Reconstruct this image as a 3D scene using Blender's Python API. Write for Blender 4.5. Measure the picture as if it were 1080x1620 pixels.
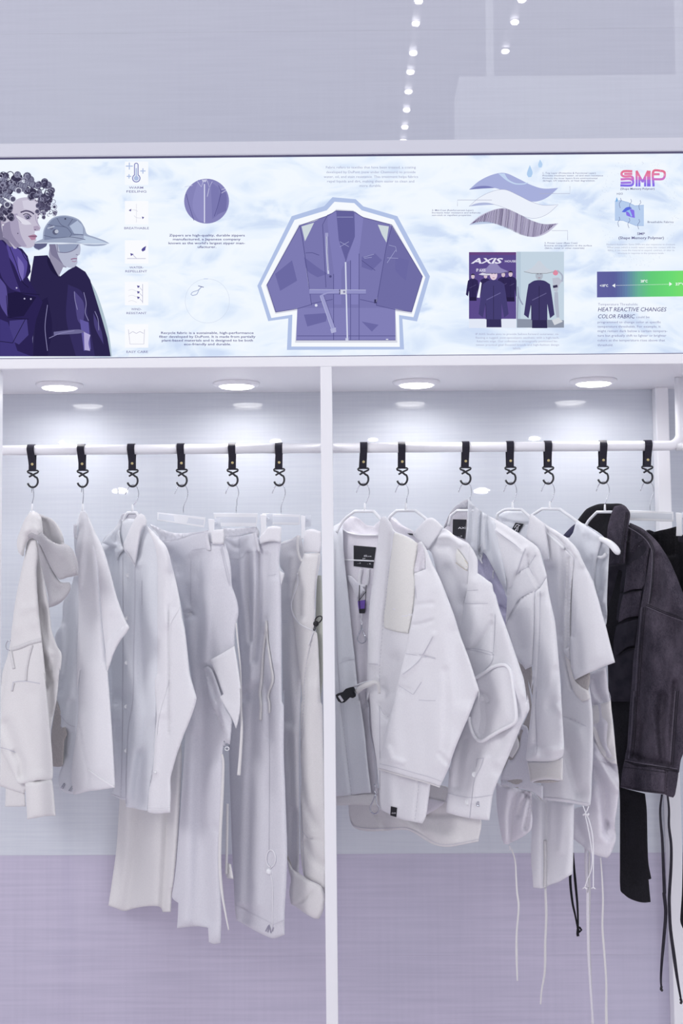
import bpy, bmesh, math, random
import numpy as np
from mathutils import Vector, Matrix, noise
from mathutils.geometry import delaunay_2d_cdt
random.seed(7)
PI = math.pi
scene = bpy.context.scene
COL = scene.collection
for o in list(bpy.data.objects): bpy.data.objects.remove(o)

# ---------------------------------------------------------------- camera
FPX = 2000.0                     # focal length in pixels of a 1080 x 1620 frame
CAM = Vector((0, -3.0, 1.45))
YAW, PITCH, ROLL = math.radians(0.5), math.radians(2.75), math.radians(-0.36)
RM = Matrix.Rotation(YAW, 3, 'Z') @ Matrix.Rotation(PI/2 + PITCH, 3, 'X') @ Matrix.Rotation(ROLL, 3, 'Z')
cd = bpy.data.cameras.new('camera'); cam = bpy.data.objects.new('camera', cd); COL.objects.link(cam)
cam.matrix_world = Matrix.Translation(CAM) @ RM.to_4x4()
cd.sensor_fit = 'HORIZONTAL'; cd.sensor_width = 36; cd.lens = FPX/1080*36
cd.clip_start = 0.05; cd.clip_end = 100
scene.camera = cam
# ---------------------------------------------------------------- world, lights, exposure
w = bpy.data.worlds.new('hall'); scene.world = w; w.use_nodes = True
bg = w.node_tree.nodes['Background']
bg.inputs[0].default_value = (0.90, 0.91, 0.985, 1); bg.inputs[1].default_value = 0.63
def area(name, loc, target, size, energy, color):
    l = bpy.data.lights.new(name, 'AREA'); l.shape = 'DISK'; l.size = size; l.energy = energy; l.color = color
    o = bpy.data.objects.new(name, l); COL.objects.link(o); o.location = loc
    o.rotation_euler = (Vector(target)-Vector(loc)).to_track_quat('-Z', 'Y').to_euler()
    return o
area('added_soft_light', (-3.9, -3.0, 3.9), (0, 0.2, 1.2), 2.2, 74, (1.0, 0.98, 0.97))  # unseen soft lights, added for direction and contrast
area('added_soft_light', (3.6, -4.0, 3.6), (0, 0.2, 1.2), 1.6, 42, (0.95, 0.96, 1.0))
scene.view_settings.view_transform = 'Standard'; scene.view_settings.look = 'None'
scene.view_settings.gamma = 1; scene.view_settings.use_curve_mapping = False
scene.view_settings.exposure = 0.06

# ---------------------------------------------------------------- helpers
def at(px, py, Y):
    """the point of depth Y that the photograph shows at pixel px, py"""
    d = RM @ Vector(((px-540)/FPX, (810-py)/FPX, -1))
    t = (Y - CAM.y)/d.y
    return CAM + d*t
RN = np.array(RM); CN = np.array(CAM)
def atn(p, Y):
    d = np.stack([(p[:,0]-540)/FPX, (810-p[:,1])/FPX, -np.ones(len(p))], 1) @ RN.T
    t = (Y - CN[1])/d[:,1]
    return CN + d*t[:,None]

def srgb(r, g, b):
    f = lambda c: (c/255/12.92) if c/255 <= 0.04045 else ((c/255+0.055)/1.055)**2.4
    return (f(r), f(g), f(b), 1)

MATS = {}
def mat(name, color, rough=0.6, metal=0.0, spec=0.5, coat=0.0, sheen=0.0):
    m = bpy.data.materials.new(name); m.use_nodes = True
    b = m.node_tree.nodes['Principled BSDF']
    b.inputs['Base Color'].default_value = (*color[:3], 1); b.inputs['Roughness'].default_value = rough
    b.inputs['Metallic'].default_value = metal; b.inputs['Specular IOR Level'].default_value = spec
    b.inputs['Coat Weight'].default_value = coat; b.inputs['Sheen Weight'].default_value = sheen
    MATS[name] = m; return m
def nd(m, t, **k):
    n = m.node_tree.nodes.new(t)
    for a, v in k.items(): setattr(n, a, v)
    return n
def lk(m, a, b): m.node_tree.links.new(a, b)

def fabric(name, c1, c2, scale=260, bump=0.12, stretch=(1,1,1), rough=0.85, detail=3, lo=.35, hi=.65, sheen=0.15, big=0):
    m = mat(name, c1, rough, sheen=sheen, spec=0.25)
    b = m.node_tree.nodes['Principled BSDF']
    tc = nd(m, 'ShaderNodeTexCoord'); mp = nd(m, 'ShaderNodeMapping'); mp.inputs['Scale'].default_value = stretch
    n = nd(m, 'ShaderNodeTexNoise'); n.inputs['Scale'].default_value = scale; n.inputs['Detail'].default_value = detail
    r = nd(m, 'ShaderNodeValToRGB'); r.color_ramp.elements[0].position = lo; r.color_ramp.elements[1].position = hi
    r.color_ramp.elements[0].color = (*c1[:3],1); r.color_ramp.elements[1].color = (*c2[:3],1)
    bp = nd(m, 'ShaderNodeBump'); bp.inputs['Strength'].default_value = bump; bp.inputs['Distance'].default_value = 0.002
    lk(m, tc.outputs['Object'], mp.inputs[0]); lk(m, mp.outputs[0], n.inputs['Vector'])
    if big:      # broad worn areas under the fine grain
        n2 = nd(m, 'ShaderNodeTexNoise'); n2.inputs['Scale'].default_value = big; n2.inputs['Detail'].default_value = 5; n2.inputs['Roughness'].default_value = .65
        lk(m, mp.outputs[0], n2.inputs['Vector'])
        ml = nd(m, 'ShaderNodeMath', operation='MULTIPLY'); ml.inputs[1].default_value = .30; a2 = nd(m, 'ShaderNodeMath', operation='MULTIPLY_ADD'); a2.inputs[1].default_value = .70
        lk(m, n.outputs['Fac'], ml.inputs[0]); lk(m, n2.outputs['Fac'], a2.inputs[0]); lk(m, ml.outputs[0], a2.inputs[2]); lk(m, a2.outputs[0], r.inputs[0])
    else: lk(m, n.outputs['Fac'], r.inputs[0])
    lk(m, r.outputs[0], b.inputs['Base Color'])
    lk(m, n.outputs['Fac'], bp.inputs['Height']); lk(m, bp.outputs[0], b.inputs['Normal'])
    return m

white    = fabric('white_cotton', (.80,.80,.845), (.83,.83,.87))
cool     = fabric('cool_white_cotton', (.74,.765,.82), (.77,.79,.845))
grey     = fabric('pale_grey_twill_and_shade', (.69,.69,.755), (.73,.73,.79))
warm     = fabric('warm_white_cotton', (.82,.80,.80), (.86,.84,.84))
ivory    = fabric('ivory_cotton', (.76,.75,.765), (.79,.78,.79))
cream    = fabric('cream_satin', (.80,.795,.775), (.83,.825,.80), rough=.5)
heather  = fabric('heather_fleece', (.66,.66,.71), (.76,.755,.79), scale=420, bump=.35, stretch=(1,1,2.6))
lightheather = fabric('light_heather_fleece', (.78,.77,.78), (.85,.84,.85), scale=420, bump=.35, stretch=(1,1,2.2))
hoodshade = fabric('shaded_hood_fleece', (.45,.44,.475), (.53,.52,.55), scale=420, bump=.35, stretch=(1,1,2.6))  # shade of the hood lobes put into the fleece colour
hoodin   = fabric('hood_fleece', (.66,.65,.67), (.72,.71,.73), scale=420, bump=.35)
lilac    = fabric('lilac_lining', (.56,.55,.72), (.62,.60,.77), rough=.55)
lining   = fabric('pale_lining', (.76,.74,.81), (.80,.78,.84), rough=.6)
dimfab   = fabric('brown_lining_and_shade', (.45,.42,.42), (.52,.49,.48))
greyfelt = fabric('grey_collar_wool', (.34,.34,.39), (.42,.42,.47))
denim    = fabric('washed_black_denim', (.030,.026,.040), (.125,.105,.14), scale=420, bump=.5, detail=8, stretch=(1,1,.6), lo=.40, hi=.70, sheen=.0, big=13)
denimlt  = fabric('worn_seam_denim', (.10,.09,.12), (.17,.15,.19), scale=500, bump=.4, sheen=0)
denimd   = fabric('dark_black_denim', (.018,.016,.026), (.035,.032,.045), scale=30, bump=.3, detail=8, sheen=0)
blackfab = fabric('black_cotton', (.008,.008,.011), (.014,.013,.018), bump=.2, sheen=0)
navy     = fabric('navy_lining', (.05,.05,.10), (.07,.07,.13))
thread   = mat('thread_and_seam_shade', (.63,.63,.70), .8)  # greyer than the cloth: seam shadows painted as thread
threadw  = mat('thread_white', (.88,.88,.92), .7)
threadd  = mat('thread_dark', (.012,.010,.018), .8)
thready  = mat('thread_ochre', (.62,.55,.42), .8)
tape     = fabric('grey_tape', (.69,.68,.70), (.74,.73,.75))
labelblk = mat('label_black', (.006,.006,.012), .55)
labelwht = mat('label_print', (.8,.8,.85), .6)
plasticw = mat('white_plastic', (.86,.87,.91), .28)
clearpl  = mat('milky_plastic', (.74,.77,.84), .2)
steel    = mat('hook_steel', (.55,.56,.62), .22, metal=1)
blackmet = mat('black_hook_metal', (.012,.012,.02), .35)
leather  = fabric('black_leather', (.014,.013,.024), (.022,.02,.034), scale=600, bump=.3, rough=.45, sheen=0)
brass    = mat('brass', (.72,.60,.30), .3, metal=1)
buttonm  = mat('button_shell', (.84,.85,.88), .25)
blackpl  = mat('black_plastic', (.01,.01,.014), .35)
purplem  = mat('violet_tab', (.16,.08,.42), .5)
paint    = mat('white_powder_coat', (.88,.885,.93), .42)
paintg   = mat('grey_powder_coat', (.66,.67,.75), .5)
darkgap  = mat('dark_rubber_gasket', (.10,.09,.20), .6)

def ob(name, me, m, parent=None, smooth=True):
    o = bpy.data.objects.new(name, me); COL.objects.link(o)
    if m and not me.materials: me.materials.append(m)
    if smooth:
        me.polygons.foreach_set('use_smooth', [True]*len(me.polygons))
    if parent: o.parent = parent
    return o
def mesh(name, vs, fs, m, parent=None, smooth=True):
    """vs are world coordinates; kept relative to the parent's origin"""
    if parent is not None:
        off = wloc(parent); vs = [(v[0]-off[0], v[1]-off[1], v[2]-off[2]) for v in vs]
    me = bpy.data.meshes.new(name); me.from_pydata([tuple(v) for v in vs], [], fs); me.update()
    return ob(name, me, m, parent, smooth)
def wloc(o):
    l = Vector(o.location)
    while o.parent: o = o.parent; l += o.location
    return l
def tag(o, label=None, cat=None, group=None, kind=None):
    if label: o['label'] = label
    if cat: o['category'] = cat
    if group: o['group'] = group
    if kind: o['kind'] = kind
    return o
def empty(name, loc, label=None, cat=None, group=None, kind=None):
    o = bpy.data.objects.new(name, None); COL.objects.link(o); o.location = loc; o.empty_display_size = .05
    return tag(o, label, cat, group, kind)

class MB:
    def __init__(s): s.v = []; s.f = []
    def add(s, vs, fs):
        n = len(s.v); s.v += [tuple(v) for v in vs]; s.f += [tuple(i+n for i in f) for f in fs]
    def box(s, a, b):
        x0,y0,z0 = a; x1,y1,z1 = b
        s.add([(x0,y0,z0),(x1,y0,z0),(x1,y1,z0),(x0,y1,z0),(x0,y0,z1),(x1,y0,z1),(x1,y1,z1),(x0,y1,z1)],
              [(0,3,2,1),(4,5,6,7),(0,1,5,4),(1,2,6,5),(2,3,7,6),(3,0,4,7)])
    def tube(s, pts, r, n=10, cap=True):
        pts = [Vector(p) for p in pts]; rs = r if isinstance(r, (list,tuple)) else [r]*len(pts)
        rings = []; up = None
        for i, p in enumerate(pts):
            t = (pts[min(i+1,len(pts)-1)] - pts[max(i-1,0)]).normalized()
            if up is None: up = Vector((0,1,0)) if abs(t.y) < .9 else Vector((1,0,0))
            sd = t.cross(up); 
            if sd.length < 1e-5: sd = t.orthogonal()
            sd.normalize(); up = sd.cross(t).normalized()
            rings.append([p + sd*math.cos(a)*rs[i] + up*math.sin(a)*rs[i] for a in [2*PI*k/n for k in range(n)]])
        vs = [v for rg in rings for v in rg]; fs = []
        for i in range(len(pts)-1):
            for k in range(n):
                a = i*n+k; b = i*n+(k+1)%n; fs.append((a, b, b+n, a+n))
        if cap: fs += [tuple(range(n))[::-1], tuple(range((len(pts)-1)*n, len(pts)*n))]
        s.add(vs, fs)
    def lathe(s, c, prof, axis='y', n=24, start=0.0):
        vs = []; fs = []
        for (r, h) in prof:
            for k in range(n):
                a = 2*PI*k/n
                if axis == 'y': vs.append((c[0]+r*math.cos(a), c[1]+h, c[2]+r*math.sin(a)))
                else: vs.append((c[0]+r*math.cos(a), c[1]+r*math.sin(a), c[2]+h))
        for i in range(len(prof)-1):
            for k in range(n):
                a = i*n+k; b = i*n+(k+1)%n; fs.append((a, b, b+n, a+n))
        fs += [tuple(range(n))[::-1], tuple(range((len(prof)-1)*n, len(prof)*n))]
        s.add(vs, fs)
    def build(s, name, m, parent=None, smooth=False): return mesh(name, s.v, s.f, m, parent, smooth)
def bevel(o, wd=.002, seg=2):
    b = o.modifiers.new('bevel', 'BEVEL'); b.width = wd; b.segments = seg; b.limit_method = 'ANGLE'; b.angle_limit = .6
    return o

# pixel frames the outlines were measured in (origin x, origin y, scale)
FR = dict(A=(0,780,4.909), B=(0,1050,4.909), C=(160,780,4.909), D=(160,1090,3.859), E=(320,780,4.909), F=(320,1090,3.859),
          G=(520,780,4.5), H=(520,1050,4.5), I=(690,780,4.909), J=(690,1050,4.1545), K=(860,780,4.909), L=(860,1080,4.5),
          M=(760,1300,3.375), P=(0,230,4), Q=(180,240,4.5), R=(400,240,3.724), S=(670,240,4.5), T=(900,240,4.911), Z=(0,0,1))
def q(*segs):
    """q('A',x,y,x,y,'B',x,y...) -> list of frame pixels"""
    out = []; k = None; buf = []
    for s in segs:
        if isinstance(s, str): k = FR[s]; continue
        buf.append(s)
        if len(buf) == 2:
            out.append((k[0]+buf[0]/k[2], k[1]+buf[1]/k[2])); buf = []
    return out

def crom(pts, closed, step, corner=48):
    """smooth a polyline; corners sharper than `corner` degrees stay sharp"""
    P = [np.array(p, float) for p in pts]; n = len(P); out = []
    rng = range(n) if closed else range(n-1)
    def sharp(i):
        if not closed and (i == 0 or i == n-1): return True
        a = P[i]-P[i-1]; b = P[(i+1)%n]-P[i]
        c = np.dot(a,b)/(np.linalg.norm(a)*np.linalg.norm(b)+1e-9)
        return math.degrees(math.acos(max(-1,min(1,c)))) > corner
    for i in rng:
        a, b = P[i], P[(i+1)%n]; L = np.linalg.norm(b-a)
        if L < 1e-6: continue
        ta = (b-a) if sharp(i) else (b-P[i-1])/ (np.linalg.norm(b-a)+np.linalg.norm(a-P[i-1]))*L
        tb = (b-a) if sharp((i+1)%n) else (P[(i+2)%n]-a)/(np.linalg.norm(P[(i+2)%n]-b)+L)*L
        k = max(1, int(round(L/step)))
        for j in range(k):
            t = j/k; t2 = t*t; t3 = t2*t
            out.append((2*t3-3*t2+1)*a + (t3-2*t2+t)*ta + (-2*t3+3*t2)*b + (t3-t2)*tb)
    if not closed: out.append(P[-1])
    return np.array(out)

def segdist(p, poly, closed=False):
    """distance, signed side and parameter from points p to a polyline"""
    a = np.array(poly, float)
    b = np.roll(a, -1, 0) if closed else a[1:]
    if not closed: a = a[:-1]
    best = np.full(len(p), 1e9); sgn = np.zeros(len(p)); 
    for i in range(len(a)):
        d = b[i]-a[i]; L2 = (d*d).sum()+1e-12
        r = p-a[i]; t = np.clip((r@d)/L2, 0, 1)
        e = r - t[:,None]*d; dist = np.sqrt((e*e).sum(1))
        cr = d[0]*r[:,1]-d[1]*r[:,0]
        mk = dist < best
        best = np.where(mk, dist, best); sgn = np.where(mk, np.sign(cr), sgn)
    return best, sgn

class Garment:
    def __init__(s, name, label, cat, hx, top=810, slope=.0017, group=None, Y0=.2):
        s.hx = hx; s.slope = slope; s.Y0 = Y0
        s.e = empty(name, at(hx, top, Y0), label, cat, group)
        s.last = None
    def Y(s, p):
        return np.clip(s.Y0 - s.slope*(p[:,0]-s.hx), -.13, .372)
class Piece:
    """a closed cloth panel with its own depth, thickness and folds"""
    def __init__(s, g, name, outline, m, off=0., th=.012, R=12, folds=(), nz=2.2, fine=.28, sp=3.1, corner=48, parent=None, label=None, seed=None, vstretch=3.0, tilt=0.0, lam=26, puff=False):
        s.g = g; s.off = off; s.th = th*(1 if puff else .42); s.R = R*(1 if puff else .55); s.nz = nz; s.fine = fine; s.vs = vstretch; s.tilt = tilt; s.lam = lam
        s.seed = seed if seed is not None else random.random()*100
        s.out = crom(outline, True, sp, corner); s.folds = []
        for f in folds:
            pts = crom(f[0], False, 8) if len(f[0]) > 2 else np.array(f[0], float)
            s.folds.append((pts, f[1]*.85, f[2]/1000.*2.5, f[3] if len(f) > 3 else 'g'))
        mn = s.out.min(0); mx = s.out.max(0); s.c = (mn+mx)/2
        xs = []; row = 0; y = mn[1]+sp*.5
        while y < mx[1]:
            x = mn[0] + (sp*.5 if row % 2 else 0)
            while x < mx[0]: xs.append((x, y)); x += sp
            y += sp*.87; row += 1
        xs = np.array(xs) if xs else np.zeros((0,2))
        if len(xs):
            # inside test
            ins = np.zeros(len(xs), bool); a = s.out; b = np.roll(a, -1, 0)
            for i in range(len(a)):
                c = ((a[i,1] > xs[:,1]) != (b[i,1] > xs[:,1]))
                xi = (b[i,0]-a[i,0])*(xs[:,1]-a[i,1])/(b[i,1]-a[i,1]+1e-12)+a[i,0]
                ins ^= c & (xs[:,0] < xi)
            xs = xs[ins]
        if len(xs):
            d, _ = segdist(xs, s.out, True); xs = xs[d > sp*.55]
        pts = np.vstack([s.out, xs]) if len(xs) else s.out
        nb = len(s.out)
        res = delaunay_2d_cdt([Vector(p) for p in pts], [], [list(range(nb))], 1, 1e-4)
        V = np.array([tuple(v) for v in res[0]]); F = [tuple(f) for f in res[2]]
        F2 = []
        for f in F:
            a, b, c = V[f[0]], V[f[1]], V[f[2]]
            ar = (b[0]-a[0])*(c[1]-a[1])-(b[1]-a[1])*(c[0]-a[0])
            if abs(ar) < 1e-7: continue
            F2.append(f if ar < 0 else (f[0], f[2], f[1]))   # pixel y is down
        C, T = s.field(V)
        fr = atn(V, C-T); bk = atn(V, C+T)
        n = len(V); fs = [f for f in F2] + [(f[0]+n, f[2]+n, f[1]+n) for f in F2]
        cnt = {}
        for f in F2:
            for i in range(3):
                e = (f[i], f[(i+1)%3]); cnt[e] = 1
        for e in cnt:
            if (e[1], e[0]) not in cnt: fs.append((e[1], e[0], e[0]+n, e[1]+n))
        s.o = mesh(name, np.vstack([fr, bk]).tolist(), fs, m, parent if parent else g.e)
        if label: s.o['label'] = label
    def field(s, V):
        V = np.asarray(V, float)
        base = s.g.Y(V) - s.off + s.tilt*(V[:,1]-s.c[1])/1000.
        d, _ = segdist(V, s.out, True)
        u = np.clip(d/s.R, 0, 1); prof = np.sqrt(np.clip(1-(1-u)**2, 0, 1))
        T = .0012 + s.th*prof
        Fd = np.zeros(len(V))
        for pts, wd, dp, kd in s.folds:
            dd, sg = segdist(V, pts)
            if kd == 'g': Fd += dp*np.exp(-(dd/wd)**2)
            else:                      # lapped fold: sharp on one side, easing out on the other
                ss = dd*sg; en = np.where(ss > 0, np.exp(-(ss/wd)), np.exp(-(ss/1.6)**2))
                ef = np.minimum(np.linalg.norm(V-pts[0],axis=1), np.linalg.norm(V-pts[-1],axis=1))
                Fd += dp*en*np.clip(ef/18, 0, 1)
        if s.nz or s.fine:
            N = np.array([noise.noise((x/s.lam, y/(s.lam*s.vs), s.seed)) for x, y in V])
            N2 = np.array([noise.noise((x/11+y/40, y/17-x/60, s.seed+9)) for x, y in V])
            Fd += (s.nz*N*2.3 + s.fine*N2*1.6)/1000.
        return base+Fd, T
    def surf(s, P, lift=.0006):
        C, T = s.field(np.asarray(P, float)); return C-T-lift

def ribbon_mb(mb, pts, wpx, Yf, th=.0012, step=3):
    """flat tape along pixels pts, lying on the depths Yf(points)"""
    P = crom(pts, False, step); n = len(P)
    ws = np.interp(np.linspace(0,1,n), np.linspace(0,1,len(wpx)), wpx) if isinstance(wpx, (list,tuple)) else np.full(n, wpx)
    t = np.gradient(P, axis=0); t /= (np.linalg.norm(t, axis=1)[:,None]+1e-9)
    nrm = np.stack([-t[:,1], t[:,0]], 1)
    a = P+nrm*ws[:,None]/2; b = P-nrm*ws[:,None]/2
    Ya = Yf(a); Yb = Yf(b)
    v = np.vstack([atn(a, Ya-th), atn(b, Yb-th), atn(b, Yb), atn(a, Ya)]).tolist()
    fs = []
    for i in range(n-1):
        for k in range(4):
            k2 = (k+1) % 4; fs.append((k*n+i, k2*n+i, k2*n+i+1, k*n+i+1))
    fs += [(0, 3*n, 2*n, n), (n-1, 2*n-1, 3*n-1, 4*n-1)]
    mb.add(v, fs)
def ribbon(g, name, pts, wpx, m, Yf, th=.0012, label=None, parent=None):
    mb = MB(); ribbon_mb(mb, pts, wpx, Yf, th)
    o = mb.build(name, m, parent if parent else g.e, True)
    if label: o['label'] = label
    return o
def seams(g, name, lines, Yf, m=thread, wpx=.8, th=.0008, parent=None):
    mb = MB()
    for l in lines: ribbon_mb(mb, l, wpx, Yf, th)
    o = mb.build(name, m, parent if parent else g.e)
    if len(lines) > 1: o['kind'] = 'stuff'
    return o
def cord(g, name, pts, r, m, Yf, label=None, n=8, parent=None):
    P = crom(pts, False, 3, 80); W = atn(P, Yf(P) - (r if not isinstance(r, list) else r[0]))
    mb = MB(); mb.tube(W.tolist(), r if not isinstance(r, list) else np.interp(np.linspace(0,1,len(W)), np.linspace(0,1,len(r)), r).tolist(), n)
    o = mb.build(name, m, parent if parent else g.e, True)
    if label: o['label'] = label
    return o
def button(g, px, py, r, Yf, m=buttonm, parent=None, name='button', label=None):
    Y = float(Yf(np.array([[px,py]]))[0]); p = at(px, py, Y)
    mb = MB(); mb.lathe(p, [(r*.8,.0005),(r,0),(r,-.0012),(r*.82,-.0022),(r*.70,-.0014),(r*.15,-.0014)], 'y', 20)
    o = mb.build(name, m, parent if parent else g.e, True)
    if label: o['label'] = label
    return o
def flatplate(name, outline, Y, th, m, parent, label=None):
    """thin plate cut to an outline of pixels at depth Y (number or function)"""
    P = np.array(outline, float); Yv = np.full(len(P), Y) if not callable(Y) else Y(P)
    n = len(P); v = np.vstack([atn(P, Yv-th), atn(P, Yv)]).tolist()
    ar = -sum(P[i][0]*P[(i+1)%n][1]-P[(i+1)%n][0]*P[i][1] for i in range(n))
    fs = [tuple(range(n)) if ar > 0 else tuple(range(n))[::-1], tuple(range(n, 2*n))[::-1] if ar > 0 else tuple(range(n, 2*n))]
    for i in range(n):
        j = (i+1) % n; fs.append((i, i+n, j+n, j) if ar > 0 else (j, j+n, i+n, i))
    o = mesh(name, v, fs, m, parent, False)
    if label: o['label'] = label
    return o

# ================================================================ large structure
def wallmat(name, c1, c2, tint, gloss=.7, linesz=150):
    m = mat(name, c1, gloss, coat=1.0, spec=.12); b = m.node_tree.nodes['Principled BSDF']
    b.inputs['Coat Roughness'].default_value = .012; b.inputs['Coat IOR'].default_value = 1.55
    tc = nd(m, 'ShaderNodeTexCoord')
    def stretched(sc, scale, det):
        mp = nd(m, 'ShaderNodeMapping'); mp.inputs['Scale'].default_value = sc
        n = nd(m, 'ShaderNodeTexNoise'); n.inputs['Scale'].default_value = scale; n.inputs['Detail'].default_value = det
        lk(m, tc.outputs['Object'], mp.inputs[0]); lk(m, mp.outputs[0], n.inputs['Vector']); return n
    hz = stretched((.03,.03,1), linesz, 2); vt = stretched((1,1,.03), linesz*.8, 2); big = stretched((1,1,.6), 1.1, 3)
    ad = nd(m, 'ShaderNodeMath', operation='MULTIPLY_ADD'); ad.inputs[1].default_value = .75
    m2 = nd(m, 'ShaderNodeMath', operation='MULTIPLY'); m2.inputs[1].default_value = .25
    lk(m, hz.outputs['Fac'], ad.inputs[0]); lk(m, vt.outputs['Fac'], m2.inputs[0]); lk(m, m2.outputs[0], ad.inputs[2])
    r = nd(m, 'ShaderNodeValToRGB'); r.color_ramp.elements[0].position = .36; r.color_ramp.elements[1].position = .62
    r.color_ramp.elements[0].color = (*c1[:3],1); r.color_ramp.elements[1].color = (*c2[:3],1)
    lk(m, ad.outputs[0], r.inputs[0])
    mx = nd(m, 'ShaderNodeMix', data_type='RGBA'); r2 = nd(m, 'ShaderNodeValToRGB')
    r2.color_ramp.elements[0].position = .42; r2.color_ramp.elements[1].position = .68
    lk(m, big.outputs['Fac'], r2.inputs[0]); lk(m, r2.outputs[0], mx.inputs[0])
    lk(m, r.outputs[0], mx.inputs[6]); mx.inputs[7].default_value = (*tint[:3],1)
    # only part of the tint
    ml = nd(m, 'ShaderNodeMath', operation='MULTIPLY'); ml.inputs[1].default_value = .55
    lk(m, r2.outputs[0], ml.inputs[0]); lk(m, ml.outputs[0], mx.inputs[0])
    lk(m, mx.outputs[2], b.inputs['Base Color'])
    bp = nd(m, 'ShaderNodeBump'); bp.inputs['Strength'].default_value = .03; bp.inputs['Distance'].default_value = .001
    lk(m, ad.outputs[0], bp.inputs['Height']); lk(m, bp.outputs[0], b.inputs['Normal'])
    return m
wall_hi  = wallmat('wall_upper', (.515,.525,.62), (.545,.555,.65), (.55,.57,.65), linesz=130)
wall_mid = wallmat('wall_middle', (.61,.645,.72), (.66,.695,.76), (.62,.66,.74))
wall_lo  = wallmat('wall_reflected_lavender', (.50,.475,.61), (.565,.53,.67), (.55,.555,.69), linesz=110)  # lavender of the reflected hall put into the wall colour
floorm   = fabric('floor_carpet', (.76,.69,.73), (.82,.75,.78), scale=200)
YW = .41
mb = MB(); mb.box((-6, -9, -.1), (6, 1.2, 0)); tag(mb.build('floor', floorm), kind='structure')
wall = empty('wall_back', (0, YW, 0), kind='structure')
zb = [0, at(540,1512,YW).z, at(540,1351,YW).z, at(540,420,YW).z, at(540,49,YW).z, 4.9]  # lavender step and topmost joint imitate reflections in the gloss
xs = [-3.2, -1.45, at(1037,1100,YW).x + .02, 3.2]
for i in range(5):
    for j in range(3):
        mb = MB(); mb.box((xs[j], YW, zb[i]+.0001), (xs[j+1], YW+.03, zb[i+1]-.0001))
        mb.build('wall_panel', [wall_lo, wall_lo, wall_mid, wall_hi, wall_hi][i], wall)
# back column on the right


# display frame: header box, soffit, front post
zs = at(540, 581, 0).z; zt = at(540, 222, -.012).z; z1 = at(540, 563.5, -.012).z; z2 = at(540, 243, -.012).z
XL, XR = -1.9, 1.9
fr = empty('display_frame', (0, 0, 0), 'white metal display frame holding the lit banner above the two clothes bays', 'frame')
mb = MB(); mb.box((XL, 0.003, zs), (XR, YW, zs+.018)); bevel(mb.build('soffit', paint, fr), .0015)
mb = MB(); mb.box((XL, -.012, zs), (XR, .003, z1)); bevel(mb.build('lower_rail', paint, fr), .002)
mb = MB(); mb.box((XL, -.012, z2), (XR, .05, zt)); bevel(mb.build('upper_rail', paintg, fr), .002)
mb = MB(); mb.box((XL, .05, zt-.02), (XR, YW, zt-.004)); mb.build('top_panel', paintg, fr)
pa = at(506.5, 1000, -.012); pb = at(525.5, 1000, -.012)
def leaning(mb, p0, p1, wd, y0, y1, ztop):
    dx = (p1.x-p0.x)/(p1.z-p0.z); f = lambda z: p0.x + dx*(z-p0.z)
    mb.add([(f(z)+a, y, z) for z in (0, ztop) for a, y in ((0,y0),(wd,y0),(wd,y1),(0,y1))], [(0,3,2,1),(4,5,6,7),(0,1,5,4),(1,2,6,5),(2,3,7,6),(3,0,4,7)])
mb = MB(); leaning(mb, at(506.3,582,-.012), at(516,1620,-.012), .0275, -.012, .03, zs); bevel(mb.build('post', paint, fr), .0015)
mb = MB(); mb.box((at(-22,1100,0).x, -.012, 0), (at(-4,1100,0).x, .03, zs)); bevel(mb.build('post', paint, fr), .0015)

# back column on the right
column = MB(); leaning(column, at(1036.5,616,YW-.045), at(1063,1500,YW-.045), .034, YW-.045, YW, zs)
col = bevel(column.build('trim_1', paint)); tag(col, kind='structure')
# downlights in the soffit
lampm = bpy.data.materials.new('lamp_glow'); lampm.use_nodes = True
nt = lampm.node_tree; nt.nodes.clear(); e = nt.nodes.new('ShaderNodeEmission'); e.inputs[1].default_value = 7; e.inputs[0].default_value = (1,.99,.98,1)
o_ = nt.nodes.new('ShaderNodeOutputMaterial'); nt.links.new(e.outputs[0], o_.inputs[0])
dl = [('round recessed ceiling spotlight over the hoodie at far left', 89), ('round recessed ceiling spotlight left of the centre post', 372),
      ('round recessed ceiling spotlight just right of the centre post', 659.5), ('round recessed ceiling spotlight over the denim jacket at right', 942.5)]
for lab, px in dl:
    c = at(px, 605.5-(px-89)*.0081, .2); c = Vector((c.x, .235, zs))
    r = empty('downlight', c, lab, 'spotlight', 'recessed spotlights above the clothes rails')
    mb = MB(); mb.lathe(c, [(.060,0),(.061,-.002),(.058,-.006),(.048,-.010),(.043,-.010),(.043,-.004)], 'z', 40); mb.build('rim', paint, r, True)
    mb = MB(); mb.lathe(c, [(.0425,-.0045),(.041,-.0125),(.030,-.0145)], 'z', 40); mb.build('diffuser', lampm, r, True)
    l = bpy.data.lights.new('downlight_beam', 'AREA'); l.energy = .70; l.spread = 2.9; l.shape = 'DISK'; l.size = .08; l.color = (1,.97,.95)
    lo = bpy.data.objects.new('downlight_beam', l); COL.objects.link(lo); lo.location = (c.x, c.y, zs-.02)

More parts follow.
